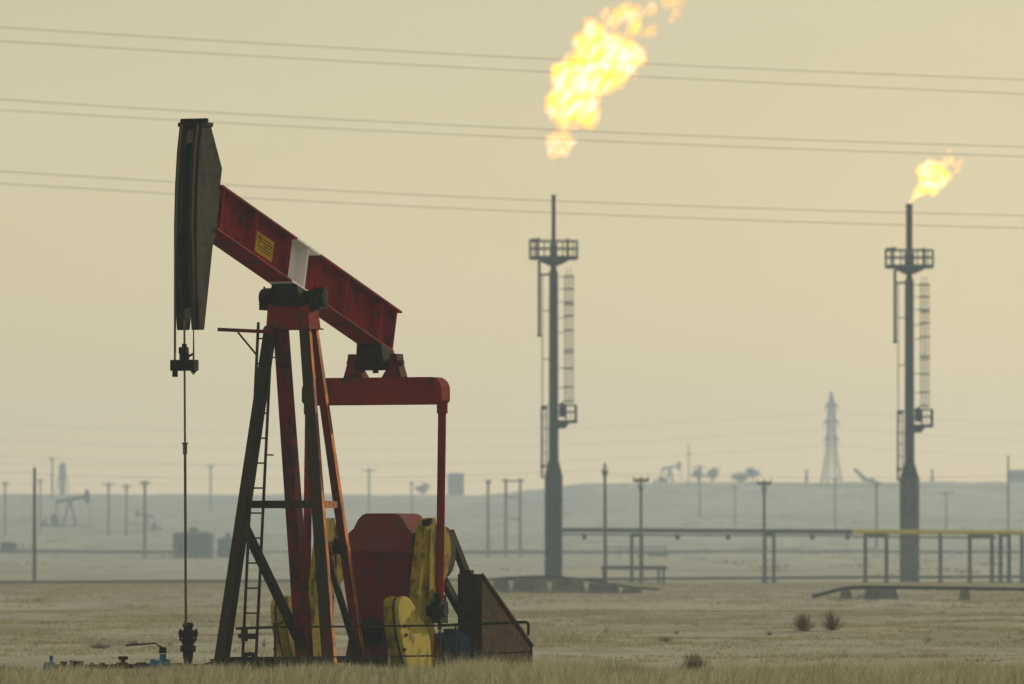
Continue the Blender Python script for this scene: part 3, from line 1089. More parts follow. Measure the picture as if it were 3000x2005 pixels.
# ------------------------------------------------------------------ flare stacks
def flare(px, depth, tip_py, tip_r, label, base_r, sc, base_mat="stack"):
    p = at(px, HZ, depth)
    z0 = float(zground(p.x, depth))
    root = empty("flare_stack", (p.x, depth, z0))
    tag(root, label, "flare stack", "flare stacks on the plain")
    k = depth / FPX
    Z = lambda py: (at(px, py, depth).z - z0)
    H = lambda py: Z(sc(py))
    r = lambda q: q * k
    m = MB()
    m.lathe([(r(base_r), -.2), (r(base_r), H(1400)), (r(base_r + 1), H(1400)), (r(base_r + 1), H(1395)), (r(base_r), H(1395))], n=24)
    for q in (1660, 1560, 1470): m.lathe([(r(base_r), H(q)), (r(base_r + 1.2), H(q)), (r(base_r + 1.2), H(q - 4)), (r(base_r), H(q - 4))], n=24)
    m.build("stack_base", M[base_mat], root, smooth=True)
    m = MB()
    m.lathe([(r(base_r), H(1394.8)), (r(14.5), H(1346)), (r(14.5), H(1260)), (r(16), H(1259)), (r(16), H(1254)), (r(14), H(1253)),
             (r(13), H(800)), (r(9), H(790)), (r(9), H(760))], n=24)
    m.build("stack", M["stack"], root, smooth=True)
    m = MB()
    m.lathe([(r(tip_r + 2), H(772)), (r(tip_r + 1.5), H(720)), (r(tip_r), H(715)), (r(tip_r), Z(tip_py + 8)), (r(tip_r + 1), Z(tip_py + 7)), (r(tip_r + 1), Z(tip_py))], n=14)
    m.build("flare_tip", M["tip"], root, smooth=True)
    m = MB()
    R0 = r(72)
    zd = H(757)
    m.lathe([(r(9), zd - .12), (R0, zd - .12), (R0, zd + .14), (r(9), zd + .14)], n=20)
    m.lathe([(r(14), H(779)), (r(42), H(766)), (r(42), zd - .1), (r(14), zd - .1)], n=16)
    dk = m.build("top_platform", M["stack"], root)
    m = MB()
    for q in (707, 729):
        m.ring((0, 0, H(q)), R0 * .99, .055, 24)
    for i in range(12):
        a = 2 * PI * i / 12 + .13
        m.tube((R0 * .99 * math.cos(a), R0 * .99 * math.sin(a), zd), (R0 * .99 * math.cos(a), R0 * .99 * math.sin(a), H(706)), .055, n=6)
    m.tube((r(40), -.8, zd), (r(40), -.8, H(700)), .09, n=6)
    m.tube((-r(49), -.5, zd), (-r(49), -.5, H(700)), .09, n=6)
    m.tube((-r(70), -.2, H(704)), (-r(40), -.5, H(701)), .09, n=6)
    m.build("railing", M["stack"], dk)
    m = MB()
    m.tube((-r(42), 0, H(985)), (-r(42), 0, H(765)), r(4.6), n=10)
    m.tube((-r(42), 0, H(987)), (-r(42), 0, H(980)), r(6.5), n=10)
    m.tube((-r(42), 0, H(806)), (-r(6), 0, H(804)), r(3.2), n=8)
    m.build("pilot_pipe", M["stack"], root)
    m = MB()
    m.tube((-r(33), 0, H(1400)), (-r(33), 0, H(806)), r(1.5), n=6)
    for q in (911, 1053, 1190): m.tube((-r(34), 0, H(q)), (-r(8), 0, H(q)), r(1.5), n=6)
    m.box((-r(28), 0, H(1195)), (r(14), r(9), r(10)))
    m.build("conduit", M["stack"], root)
    # lower caged ladder on the left
    m = MB()
    for x_ in (-r(36), -r(20)):
        m.tube((x_, -.25, H(1400)), (x_, -.25, H(1190)), r(1.5), n=6)
    for i in range(24):
        q = 1400 - 9 * i
        m.tube((-r(36), -.25, H(q)), (-r(20), -.25, H(q)), r(1.0 if i % 4 else 2.2), n=5)
    m.box((-r(32), -.2, H(1366)), (r(14), .3, r(8)))
    m.build("lower_ladder", M["stack"], root)
    # mid platform
    m = MB()
    zm = H(1236)
    m.box((r(40), 0, zm), (r(58), 1.2, r(9)))
    m.hull8([Vector((r(14), -.3, H(1256))), Vector((r(34), -.3, H(1256))), Vector((r(34), .3, H(1256))), Vector((r(14), .3, H(1256)))],
            [Vector((r(14), -.4, H(1241))), Vector((r(46), -.4, H(1241))), Vector((r(46), .4, H(1241))), Vector((r(14), .4, H(1241)))])
    mp = m.build("mid_platform", M["stack"], root)
    m = MB()
    for q in (1187, 1208):
        m.path([(r(12), -.58, H(q)), (r(67), -.58, H(q)), (r(67), .58, H(q)), (r(12), .58, H(q))], .06, 5)
    for x_, y_ in ((r(67), -.58), (r(67), .58), (r(36), -.58), (r(36), .58), (r(62), -.58)):
        m.tube((x_, y_, zm), (x_, y_, H(1186)), .06, n=6)
    m.build("railing", M["stack"], mp)
    m = MB()
    m.box((r(25), -.1, H(1206)), (r(18), .6, r(34)))
    m.tube((r(20), 0, H(1186)), (r(30), 0, H(1180)), r(4), n=8)
    m.build("control_box", M["stack"], root, .03)
    # upper ladder with cage
    m = MB()
    for x_ in (r(38), r(51)):
        m.tube((x_, .1, H(1240)), (x_, .1, H(785)), r(.75), n=6)
    for i in range(45):
        q = 1232 - 10 * i
        m.tube((r(38), .1, H(q)), (r(51), .1, H(q)), r(.42), n=5)
    for q in (811, 848, 885, 932, 975, 1078, 1136):
        m.tube((r(12), .1, H(q)), (r(38), .1, H(q)), r(1.2), n=5)
    up = m.build("upper_ladder", M["stack"], root)
    m = MB()
    for q in (811, 847, 886, 893, 926, 968, 1026, 1034, 1080, 1134, 1176):
        m.ring((r(45), -.1, H(q)), r(14), .055, 12, 5)
    for i in range(6):
        a = PI * 2 * i / 6 + .4
        m.tube((r(45) + r(14) * math.cos(a), -.1 + r(14) * math.sin(a), H(1180)), (r(45) + r(14) * math.cos(a), -.1 + r(14) * math.sin(a), H(805)), .02, n=5)
    m.build("ladder_cage", M["stack"], up)
    return root


flare(1622, 700, 571, 6, "grey flare stack with thin tip under the large flame", 26, lambda q: q)
flare(2665, 712, 598, 9.5, "grey flare stack with thick tip under the small flame", 29, lambda q: 1710 - (1710 - q) * .9735, "stack_pale")


# ------------------------------------------------------------------ flames (emissive gas volumes)
def flame(name, blobs, off, scl, depth, label, power, seed):
    px0 = off[0] + blobs[0][0] / scl
    py0 = off[1] + blobs[0][1] / scl
    p0 = at(px0, py0, depth)
    k = depth / FPX
    pts = []
    rg = random.Random(seed)
    for bx, by, br, w in blobs:
        dx, dz = (bx / scl + off[0] - px0) * k, -(by / scl + off[1] - py0) * k
        pts.append((Vector((dx, rg.uniform(-.25, .25) * br / scl * k, dz)), br / scl * k, w))
    bm = bmesh.new()
    for c, r_, w in pts:
        bmesh.ops.create_icosphere(bm, subdivisions=3, radius=r_ * 1.28, matrix=Matrix.Translation(c))
    me = bpy.data.meshes.new(name)
    bm.to_mesh(me)
    bm.free()
    o = bpy.data.objects.new(name, me)
    COL.objects.link(o)
    o.location = p0
    md = o.modifiers.new("r", "REMESH")
    md.mode = 'VOXEL'
    md.voxel_size = .22 if depth * 1 and len(blobs) > 14 else .12
    dg = bpy.context.evaluated_depsgraph_get()
    me2 = bpy.data.meshes.new_from_object(o.evaluated_get(dg))
    o.modifiers.clear()
    o.data = me2
    t = NT(name + "_gas")
    t.t.nodes.remove(t.b)
    tc = t.n("ShaderNodeTexCoord")
    # domain warp for curling edges
    size = sum(r_ for _, r_, _ in pts) / len(pts)
    n0 = t.n("ShaderNodeTexNoise")
    n0.inputs["Scale"].default_value = .55 / size
    n0.inputs["Detail"].default_value = 2.5
    n0.inputs["Roughness"].default_value = .6
    t.l(tc.outputs["Object"], n0.inputs["Vector"])
    vm = t.n("ShaderNodeVectorMath", operation="SUBTRACT")
    t.l(n0.outputs["Color"], vm.inputs[0])
    vm.inputs[1].default_value = (.5, .5, .5)
    vs = t.n("ShaderNodeVectorMath", operation="SCALE")
    vs.inputs["Scale"].default_value = size * 1.25
    t.l(vm.outputs[0], vs.inputs[0])
    va = t.n("ShaderNodeVectorMath", operation="ADD")
    t.l(tc.outputs["Object"], va.inputs[0])
    t.l(vs.outputs[0], va.inputs[1])
    field = None
    for c, r_, w in pts:
        d = t.n("ShaderNodeVectorMath", operation="DISTANCE")
        t.l(va.outputs[0], d.inputs[0])
        d.inputs[1].default_value = c
        mr = t.n("ShaderNodeMapRange")
        mr.inputs[1].default_value, mr.inputs[2].default_value = r_ * 1.17, r_ * .45
        mr.inputs[3].default_value, mr.inputs[4].default_value = 0, w
        t.l(d.outputs["Value"], mr.inputs[0])
        field = mr.outputs[0] if field is None else t.math("MAXIMUM", field, mr.outputs[0]) if False else t.math("ADD", field, mr.outputs[0])
    field = t.math("MINIMUM", field, 1.15)
    rot = t.n("ShaderNodeMapping")            # streaks follow the way the gas drifts
    rot.inputs["Rotation"].default_value = (0, R(-32), 0)
    t.l(va.outputs[0], rot.inputs[0])
    stk = t.n("ShaderNodeMapping")
    stk.inputs["Scale"].default_value = (1, .6, .5)
    t.l(rot.outputs[0], stk.inputs[0])
    nn = t.noise(stk.outputs[0], 1.5 / size, 5, .66)
    # noise eats into the thin gas; thick gas stays full
    e = t.math("ADD", field, t.math("MULTIPLY", t.math("SUBTRACT", nn, .5), 2.3))
    dens = t.math("MULTIPLY", t.ramp(e, .10, .50), t.ramp(field, .02, .16))
    amt = t.math("MULTIPLY", dens, t.ramp(e, .15, 1.05, .14, 1.0))
    mp = t.n("ShaderNodeMapping")
    mp.inputs["Scale"].default_value = (1, .35, .5)
    t.l(rot.outputs[0], mp.inputs[0])
    hot = t.noise(mp.outputs[0], 1.25 / size, 4, .62)
    emi = t.n("ShaderNodeEmission")
    t.l(t.mix(t.ramp(e, .15, .95), (1, .34, .03), t.mix(t.ramp(hot, .45, .60), (1, .55, .0), (1, .75, .52))), emi.inputs["Color"])
    t.l(t.math("MULTIPLY", amt, power / size), emi.inputs["Strength"])
    ab = t.n("ShaderNodeVolumeAbsorption")
    ab.inputs["Color"].default_value = (.0, .0, .0, 1)
    t.l(t.math("MULTIPLY", amt, .85 / size), ab.inputs["Density"])
    ad = t.n("ShaderNodeAddShader")
    t.l(emi.outputs[0], ad.inputs[0])
    t.l(ab.outputs[0], ad.inputs[1])
    t.l(ad.outputs[0], t.out.inputs["Volume"])
    t.m.cycles.volume_step_rate = .22
    me2.materials.clear()
    me2.materials.append(t.m)
    tag(o, label, "flame", "burning gas flames")
    return o


F1 = [(400, 1180, 110, .6), (355, 1285, 58, .5), (440, 1265, 55, .5), (300, 1175, 55, .5), (500, 1185, 52, .5), (345, 1390, 34, .25), (425, 1060, 75, .5),
      (480, 900, 180, 1), (620, 860, 135, 1), (655, 1010, 85, 1), (380, 880, 115, 1), (555, 1080, 45, .35),
      (500, 720, 180, 1), (430, 620, 120, 1), (380, 590, 65, .8), (620, 560, 200, 1), (780, 610, 180, 1), (940, 560, 120, 1), (740, 720, 85, 1),
      (700, 400, 190, 1), (560, 350, 85, .9), (900, 440, 160, 1), (1040, 470, 100, .9), (700, 270, 100, .8), (660, 180, 80, .35), (465, 290, 32, .2),
      (830, 150, 105, .5), (900, 250, 70, .36), (990, 120, 120, .66), (1040, 240, 90, .52), (1170, 255, 80, .42), (1150, 75, 80, .48),
      (1290, 25, 75, .34), (1390, 20, 80, .42), (1360, 140, 75, .32), (1400, 100, 55, .34), (1050, 620, 80, .24), (1110, 500, 60, .45)]
flame("flare_flame", F1, (1500, 0), 2.852, 700, "large ragged yellow flame drifting above the left stack", 2.2, 3)
F2 = [(432, 1195, 48, .8), (475, 1120, 70, .9), (560, 1040, 105, 1), (680, 950, 145, 1), (740, 800, 180, 1), (640, 620, 125, .95), (800, 560, 150, 1),
      (950, 600, 140, 1), (1080, 720, 125, .9), (940, 860, 130, 1), (1040, 830, 95, .8), (850, 1000, 110, .8), (1130, 470, 125, .40), (1250, 540, 90, .32), (1120, 275, 80, .36),
      (1345, 480, 95, .40), (1310, 640, 85, .42), (1040, 400, 80, .24), (1200, 390, 70, .3)]
flame("flare_flame", F2, (2600, 400), 6.273, 712, "small yellow flame leaning right from the right stack tip", 2.4, 5)

# ------------------------------------------------------------------ power line cables across the sky
WIRES = [((0, 80), (1598, 173), (3000, 234), "uppermost", "topmost overhead cable, crossing the large flame near the top edge"),
         ((0, 121), (1598, 211), (3000, 276), "", "second overhead cable from the top, crossing the large flame"),
         ((0, 292), (1598, 380), (3000, 431), "", "upper cable of the middle overhead pair crossing the flame base"),
         ((0, 323), (1598, 407), (3000, 459), "", "lower cable of the middle overhead pair just above the small flame"),
         ((0, 502), (1598, 588), (3000, 632), "", "upper cable of the lowest overhead pair crossing the stack tips"),
         ((0, 538), (1598, 623), (3000, 669), "", "lowest overhead cable passing behind the horse head and stack tips")]
for a, b, c, _, lab in WIRES:
    P = np.polyfit([a[0], b[0], c[0]], [a[1], b[1], c[1]], 2)
    pts = []
    for px_ in np.linspace(-1800, 4800, 67):
        pts.append(at(px_, float(np.polyval(P, px_)), 500 + px_ * .008))
    o = MB().path([p - pts[33] for p in pts], .017, 6).build("overhead_cable", M["cable"])
    o.location = pts[33]
    tag(o, lab, "cable", "overhead power cables")


# ------------------------------------------------------------------ wooden poles
def pole(px, top, base, wpx, label, arm=0, arm_dy=8, lean=0, depth=None, brace=False, name="utility_pole", double=None):
    if depth: p = at(px, base, depth); p.z = float(zground(p.x, depth))
    else: p = onground(px, base)
    k = p.y / FPX
    h = at(px, top, p.y).z - p.z
    o = empty(name, p)
    tag(o, label, "pole", "utility poles on the plain")
    wood = M["wood"] if p.y < 720 else M["wood_hazed"]
    m = MB()
    lx = lean * k
    r = wpx * k / 2 * .76
    m.tube((0, 0, -.3), (lx, 0, h), r * 1.1, r * .8, n=10)
    if double: m.tube((double * k, 0, -.3), (double * k + lx, 0, h), r * 1.1, r * .8, n=10)
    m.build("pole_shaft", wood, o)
    if arm:
        z = h - arm_dy * k
        m = MB()
        x0, x1 = -arm * k / 2, arm * k / 2
        if double: x0, x1 = -arm * k / 2 + double * k / 2, arm * k / 2 + double * k / 2
        m.box(((x0 + x1) / 2 + lx, -.12, z), (x1 - x0, .16, .22))
        if double and brace:
            m.box((double * k / 2, -.12, h - 55 * k), (double * k, .14, .2))
            m.box((double * k / 2, -.12, h - 118 * k), (double * k, .14, .2))
        elif not double:
            m.bar((x0 * .6 + lx, -.1, z), (lx, -.1, z - 1.0), .06, .06)
            m.bar((x1 * .6 + lx, -.1, z), (lx, -.1, z - 1.0), .06, .06)
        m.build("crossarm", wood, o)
        for f in (0.04, .5, .96) if not double else (.03, .3, .7, .97):
            x_ = x0 + (x1 - x0) * f + lx
            MB().lathe([(.03, 0), (.06, .04), (.04, .09), (.06, .14), (.035, .19), (.015, .24)], (x_, -.12, z + .1), 8).build("insulator", M["steel_far"], o)
    return o, Vector((p.x + lx, p.y, p.z + h))


POLES = [
    (101, 1370, 1707, 14, "thick tall wooden pole at far left, nearest on that side", dict(arm=0, depth=660)),
    (15, 1410, 1570, 9, "faint pole at the extreme left edge", dict(arm=24)),
    (118, 1402, 1560, 7, "short faint pole just right of the thick left pole", dict(arm=18)),
    (153, 1337, 1462, 9, "faint tall pole beside the pale tower on the left horizon", dict(arm=26)),
    (318, 1412, 1572, 10, "left one of three poles between left edge and wellhead rod", dict(arm=34)),
    (370, 1418, 1572, 9, "middle one of three poles between left edge and wellhead rod", dict(arm=28)),
    (424, 1408, 1634, 12, "darker right one of three poles left of the wellhead rod", dict(arm=30)),
    (617, 1360, 1500, 8, "faint pole rising on the horizon between rod and ladder", dict(arm=24)),
    (1081, 1371, 1500, 9, "pole with wide crossarm seen under the equalizer bar", dict(arm=44)),
    (1206, 1410, 1530, 8, "faint pole left of the near pitman arm", dict(arm=14)),
    (1430, 1405, 1634, 12, "single pole left of the H frame pole pair", dict(arm=18)),
    (1482, 1402, 1634, 12, "twin legged H frame pole left of the large stack", dict(arm=66, double=42, brace=True)),
    (1774, 1358, 1709, 13, "tall dark leaning pole right of the left flare stack", dict(arm=18, arm_dy=28, lean=-2, depth=655)),
    (1878, 1400, 1712, 12, "pole with wide T crossarm near the pipe rack start", dict(arm=46, depth=652)),
    (2050, 1361, 1520, 8, "faint T pole standing among the ridge pumpjacks", dict(arm=36)),
    (2153, 1420, 1545, 8, "faint short pole below the ridge mid way right", dict(arm=22)),
    (2239, 1408, 1709, 12, "pole with T crossarm left of the lattice pylon", dict(arm=42, depth=668)),
    (2447, 1398, 1562, 8, "faint pole directly below the lattice pylon", dict(arm=20)),
    (2568, 1408, 1612, 11, "pole between lattice pylon and right flare stack", dict(arm=32)),
    (2772, 1436, 1560, 9, "faint T pole right of the right flare stack", dict(arm=46)),
    (2954, 1335, 1640, 9, "faint tall pole near the right edge", dict(arm=0)),
    (2018, 1300, 1430, 5, "very faint thin mast above the right ridge", dict(arm=14, arm_dy=30)),
]
TOPS = []
for px_, tp_, bs_, w_, lab, kw in POLES:
    TOPS.append(pole(px_, tp_, bs_, w_, lab, **kw)[1])


def span(p, q, sag, label, r=.014):
    pts = [p.lerp(q, k / 16) - Vector((0, 0, sag * 4 * (k / 16) * (1 - k / 16))) for k in range(17)]
    o = MB().path([a - pts[8] for a in pts], r, 5).build("pole_wire", M["cable"])
    o.location = pts[8]
    tag(o, label, "wire", "thin wires strung between distant poles")


def wire_px(a, b, d0, d1, sag, label, r=.010): span(at(*a, d0), at(*b, d1), sag, label, r)


wire_px((-500, 1388), (TOPS[0] and 101, 1382), 640, 660, .2, "thin wire at left edge joining the thick pole top")
wire_px((101, 1390), (1774, 1376), 660, 655, .5, "long thin wire just above the horizon on the left half")
wire_px((1774, 1386), (3500, 1375), 655, 640, .5, "long thin wire just above the horizon on the right half")
wire_px((1774, 1394), (3500, 1420), 655, 660, .5, "thin wire along the ridge line on the right half")
wire_px((-400, 1350), (1500, 1350), 1500, 1500, .8, "faint horizontal wire above the three left poles", .015)
wire_px((-400, 1408), (1482, 1404), 1330, 1330, .8, "faint wire level with the three left pole tops", .015)
for i, (py, w) in enumerate(((1262, 0), (1306, 0))):
    pass

# lattice pylon
pp = onground(2436, 1409)
k = pp.y / FPX
ph = at(2436, 1148, pp.y).z - pp.z
py_ = empty("lattice_pylon", pp, R(20))
tag(py_, "tall pale steel lattice pylon standing behind the right ridge poles", "pylon")
m = MB()
wz_ = lambda f: float(np.interp(f, [0, .36, .83, .9, 1], [24, 11, 7.5, 5, .8])) * k
levels = [0, .14, .27, .38, .48, .57, .65, .72, .79, .85, .91, .96, 1]
cor = lambda f, i: Vector((wz_(f) * (1, 1, -1, -1)[i], wz_(f) * (1, -1, -1, 1)[i], ph * f))
for a, b in zip(levels[:-1], levels[1:]):
    for i in range(4):
        m.bar(cor(a, i), cor(b, i), .30, .30)
        j = (i + 1) % 4
        m.bar(cor(a, i), cor(b, j), .14, .14)
        m.bar(cor(a, j), cor(b, i), .14, .14)
        m.bar(cor(b, i), cor(b, j), .09, .09)
m.build("lattice_tower", M["steel_far"], py_)
for f, w in ((.48, 22), (.66, 24), (.84, 20)):
    m = MB()
    for sg in (-1, 1):
        e = Vector((sg * w * k, 0, ph * f))
        for s2 in (-1, 1):
            m.bar(Vector((sg * wz_(f), s2 * wz_(f), ph * f)), e, .34, .34)
            m.bar(Vector((sg * wz_(f + .05), s2 * wz_(f + .05), ph * (f + .045))), e, .26, .26)
        m.tube(e, e - Vector((0, 0, 1.6)), .11, n=6)
    m.bar(Vector((-w * k, 0, ph * f)), Vector((w * k, 0, ph * f)), .4, .4)
    m.build("pylon_arm", M["steel_far"], py_)
for i, (f, lab) in enumerate(((.48, "lowest faint cable strung from the lattice pylon"), (.66, "middle faint cable strung from the lattice pylon"), (.84, "highest faint cable strung from the lattice pylon"))):
    zc = pp + Vector((0, 0, ph * f - 1.6))
    p_l, p_r = zc + Vector((-260, 60, -1.0)), zc + Vector((260, -60, -2))
    pts = [p_l.lerp(zc, q / 12) - Vector((0, 0, 5 * 4 * (q / 12) * (1 - q / 12))) for q in range(12)] + [zc.lerp(p_r, q / 12) - Vector((0, 0, 5 * 4 * (q / 12) * (1 - q / 12))) for q in range(13)]
    o = MB().path([a - zc for a in pts], .035, 5).build("pylon_cable", M["cable"])
    o.location = zc
    tag(o, lab, "cable", "faint cables of the lattice pylon")

# ------------------------------------------------------------------ pipe rack, pipelines, mounds
def rack_depth(px): return 699 + (px - 1650) / 1350 * -22


def rack_pt(px, py): return at(px, py, rack_depth(px))


rp0 = rack_pt(1650, 1708)
rk = empty("pipe_rack", (rp0.x, rp0.y, float(zground(rp0.x, rp0.y))))
tag(rk, "long raised pipe rack joining the left stack and passing the right stack", "pipe rack")
O = Vector(rk.location)
kk = 690 / FPX
m = MB()
m.path([rack_pt(q, 1553 + (q - 1650) * .006) - O for q in (1645, 1900, 2200, 2500)], 6.4 * kk, 10)
m.path([rack_pt(q, 1566 + (q - 1650) * .004) - O + Vector((0, .5, 0)) for q in (1645, 2000, 2500)], 2.2 * kk, 8)
m.build("pipe", M["pipe"], rk)
m = MB()
m.path([rack_pt(q, 1553 + (q - 1650) * .006) - O for q in (2500, 2700, 3000, 3300)], 7.0 * kk, 10)
m.build("yellow_pipe", M["pipe_y"], rk)
m = MB()
m.path([rack_pt(q, 1568 + (q - 1650) * .006) - O + Vector((0, .4, 0)) for q in (2500, 2700, 2920)], 2.6 * kk, 8)
m.build("pipe", M["pipe"], rk)
for q in (1712, 1985, 2133, 2380, 2483):
    m = MB()
    c = rack_pt(q, 1566) - O
    m.box(c + Vector((0, 0, -.2)), (.35, .5, .45))
    m.build("pipe_shoe", M["leg_rack"], rk)
for q in (1851, 1880, 2241, 2267, 2535, 2597, 2755, 2841, 2906, 2931, 2956, 2994, 3080, 3110):
    m = MB()
    c = rack_pt(q, 1562) - O
    yy = .0
    wl = .26 if q < 2500 else .30
    m.box((c.x, c.y + yy, c.z / 2 - .1), (wl, .25, c.z + .1))
    m.box((c.x, c.y + yy, .05), (.55, .55, .25))
    m.build("rack_leg", M["leg_rack"], rk)
for a, b in ((1851, 1880), (2241, 2267), (2535, 2597), (2841, 2906), (2931, 2956)):
    m = MB()
    m.bar(rack_pt(a, 1568) - O, rack_pt(b, 1568) - O, .25, .3)
    m.build("rack_beam", M["leg_rack"], rk)

# low steel frame below the rack
fp = onground(1860, 1722)
fr = empty("steel_frame", (fp.x, 640, float(zground(fp.x, 640))))
tag(fr, "low open steel frame standing under the pipe rack near the mound", "frame")
O2 = Vector(fr.location)
for q, dd in ((1768, 0), (1944, 0), (1772, 4), (1930, 4)):
    m = MB()
    c = at(q, 1668, 640 + dd) - O2
    m.box((c.x, c.y, c.z / 2 - .05), (.17, .17, c.z + .1))
    m.build("frame_leg", M["leg_rack"], fr)
m = MB()
for dd in (0, 4): m.bar(at(1763, 1664, 640 + dd) - O2, at(1953, 1664, 640 + dd) - O2, .2, .26)
for q in (1766, 1946): m.bar(at(q, 1664, 640) - O2, at(q, 1664, 644) - O2, .2, .26)
m.build("frame_beam", M["leg_rack"], fr)
# pale railing frame farther off
fp = onground(1860, 1638)
fr = empty("railing_frame", fp)
tag(fr, "faint thin pipe frame seen through the rack legs", "frame")
O2 = fp.copy()
for q in (1770, 1815, 1870, 1950):
    m = MB()
    c = at(q, 1604, fp.y) - O2
    m.box((c.x, 0, c.z / 2 - .2), (.14, .14, c.z + .4))
    m.build("frame_leg", M["leg_rack"], fr)
m = MB()
m.bar(at(1765, 1604, fp.y) - O2, at(1955, 1604, fp.y) - O2, .14, .18)
m.bar(at(1900, 1626, fp.y) - O2, at(1958, 1626, fp.y) - O2, .5, .35)
m.build("frame_beam", M["leg_rack"], fr)


def pipeline(pts, r, mat, label, supports=(), name="pipeline", smat="concrete"):
    pts = [Vector(p) for p in pts]
    c = pts[len(pts) // 2].copy()
    c.z = float(zground(c.x, c.y))
    o = empty(name, c)
    tag(o, label, "pipeline", "pipelines lying low over the plain")
    MB().path([p - c for p in pts], r, 10).build("pipe", M[mat], o)
    for x, y, zt, wt, wb, d in supports:
        m = MB()
        zb = float(zground(x, y)) - .2
        x_, y_ = x - c.x, y - c.y
        m.hull8([Vector((x_ - wb / 2, y_ - d / 2, zb - c.z)), Vector((x_ + wb / 2, y_ - d / 2, zb - c.z)), Vector((x_ + wb / 2, y_ + d / 2, zb - c.z)), Vector((x_ - wb / 2, y_ + d / 2, zb - c.z))],
                [Vector((x_ - wt / 2, y_ - d / 2, zt - c.z)), Vector((x_ + wt / 2, y_ - d / 2, zt - c.z)), Vector((x_ + wt / 2, y_ + d / 2, zt - c.z)), Vector((x_ - wt / 2, y_ + d / 2, zt - c.z))])
        m.build("pipe_support", M[smat], o, .02)
    return o


def sup(px, py_top, depth, wt, wb, d=1.0):
    p = at(px, py_top, depth)
    kx = depth / FPX
    return (p.x, p.y, p.z, wt * kx, wb * kx, d)


# right hand pipe on concrete blocks
D3 = 372
pipeline([at(2380, 1748, D3), at(2405, 1742, D3), at(2440, 1732, D3), at(2475, 1724.5, D3), at(2510, 1721.5, D3), at(2560, 1721, D3), at(2750, 1723, D3), at(3000, 1727, D3), at(3500, 1733, D3)],
         5.5 * D3 / FPX, "pipe", "dark low pipe on concrete blocks at right, rising from the ground",
         [sup(2478, 1730, D3, 26, 44), sup(2580, 1727, D3, 84, 110, 2.0), sup(2826, 1730, D3, 22, 40), sup(3180, 1732, D3, 40, 60)])
# left hand pipe on the berm
D4 = 452
lp = [(1425, 1700), (1480, 1694), (1560, 1690), (1620, 1690), (1700, 1697), (1760, 1704), (1810, 1716), (1860, 1722), (1930, 1728)]
pipeline([at(a, b, D4) for a, b in lp], 3.6 * D4 / FPX, "pipe", "dark low pipe curving over grey blocks before the left stack",
         [sup(1468, 1697, D4, 40, 62, 2), sup(1553, 1693, D4, 92, 112, 2), sup(1664, 1696, D4, 88, 104, 2), sup(1768, 1708, D4, 84, 98, 2), sup(1852, 1724, D4, 56, 64, 1.5)], smat="concrete")
# far pipelines crossing the plain
pipeline([at(q, y_, 655) for q, y_ in ((-2600, 1714), (-800, 1708), (0, 1706), (400, 1704), (1000, 1701), (1900, 1696), (2500, 1692), (3000, 1690), (3800, 1688), (5600, 1686))],
         4 * 655 / FPX, "pipe", "long thin pipeline lying right across the plain before the stacks",
         [sup(q, 1706, 655, 10, 14, .8) for q in (60, 250, 518, 700, 1300, 1905, 2120, 2330, 2700, 2870)])
pl = [onground(q, 1624) for q in range(-2100, 5101, 300)]
pipeline([p + Vector((0, 0, .3)) for p in pl], .22, "leg_rack", "faint far pipeline behind the storage tank")


def mound(px0, px1, depth, hpx, label, dy=6, seed=1):
    kx = depth / FPX
    a, b = at(px0, HZ, depth), at(px1, HZ, depth)
    c = (a + b) / 2
    c.z = float(zground(c.x, depth))
    n, mrow = 48, 14
    vs, fs = [], []
    L = (b - a).length
    for j in range(mrow + 1):
        v_ = j / mrow * 2 - 1
        for i in range(n + 1):
            u_ = i / n * 2 - 1
            e = max(0, 1 - abs(u_) ** 3) * max(0, 1 - abs(v_) ** 2)
            z = hpx * kx * e * (.85 + .3 * noise.noise(Vector((u_ * 5, v_ * 2, seed)))) + .12 * noise.noise(Vector((u_ * 22, v_ * 5, seed + 3))) * e
            x_, y_ = u_ * L / 2, v_ * dy
            z0 = float(zground(c.x + x_, depth + y_)) - c.z
            vs.append((x_, y_, z0 + z - .03))
    for j in range(mrow):
        for i in range(n):
            q = j * (n + 1) + i
            fs.append((q, q + 1, q + n + 2, q + n + 1))
    o = MB().add(vs, fs).build("earth_mound", M["soil"], None, 0, True)
    o.location = c
    tag(o, label, "mound", kind="structure")
    return o


mound(1400, 1960, 462, 34, "low earth bank in front of the left flare stack", 5, 2)
mound(2350, 2640, 378, 20, "low earth hump where the right pipe leaves the ground", 2.2, 8)

# ------------------------------------------------------------------ far machines
def tank(px, top, base, wpx, label, dome=True):
    p = onground(px, base)
    k = p.y / FPX
    h = at(px, top, p.y).z - p.z
    r = wpx * k / 2
    o = empty("storage_tank", p)
    tag(o, label, "tank", "storage tanks on the left plain")
    MB().lathe([(r, -.3), (r, h * .33), (r * 1.012, h * .33), (r * 1.012, h * .345), (r, h * .345), (r, h * .66), (r * 1.012, h * .66), (r * 1.012, h * .675), (r, h * .675), (r, h)], n=28).build("tank_shell", M["tank"], o, smooth=True)
    MB().lathe([(r * 1.02, h), (r * 1.02, h + .12), (r * .5, h + .35), (.05, h + .5)], n=28).build("tank_roof", M["tank"], o, smooth=True)
    if dome: MB().lathe([(r * .22, h + .3), (r * .22, h + .85), (r * .1, h + 1.0)], n=12).build("roof_vent", M["tank"], o)
    return o


tank(568, 1566, 1636, 122, "large round grey storage tank behind the wellhead rod")
tank(668, 1582, 1634, 62, "small pale storage tank partly behind the pumpjack leg")


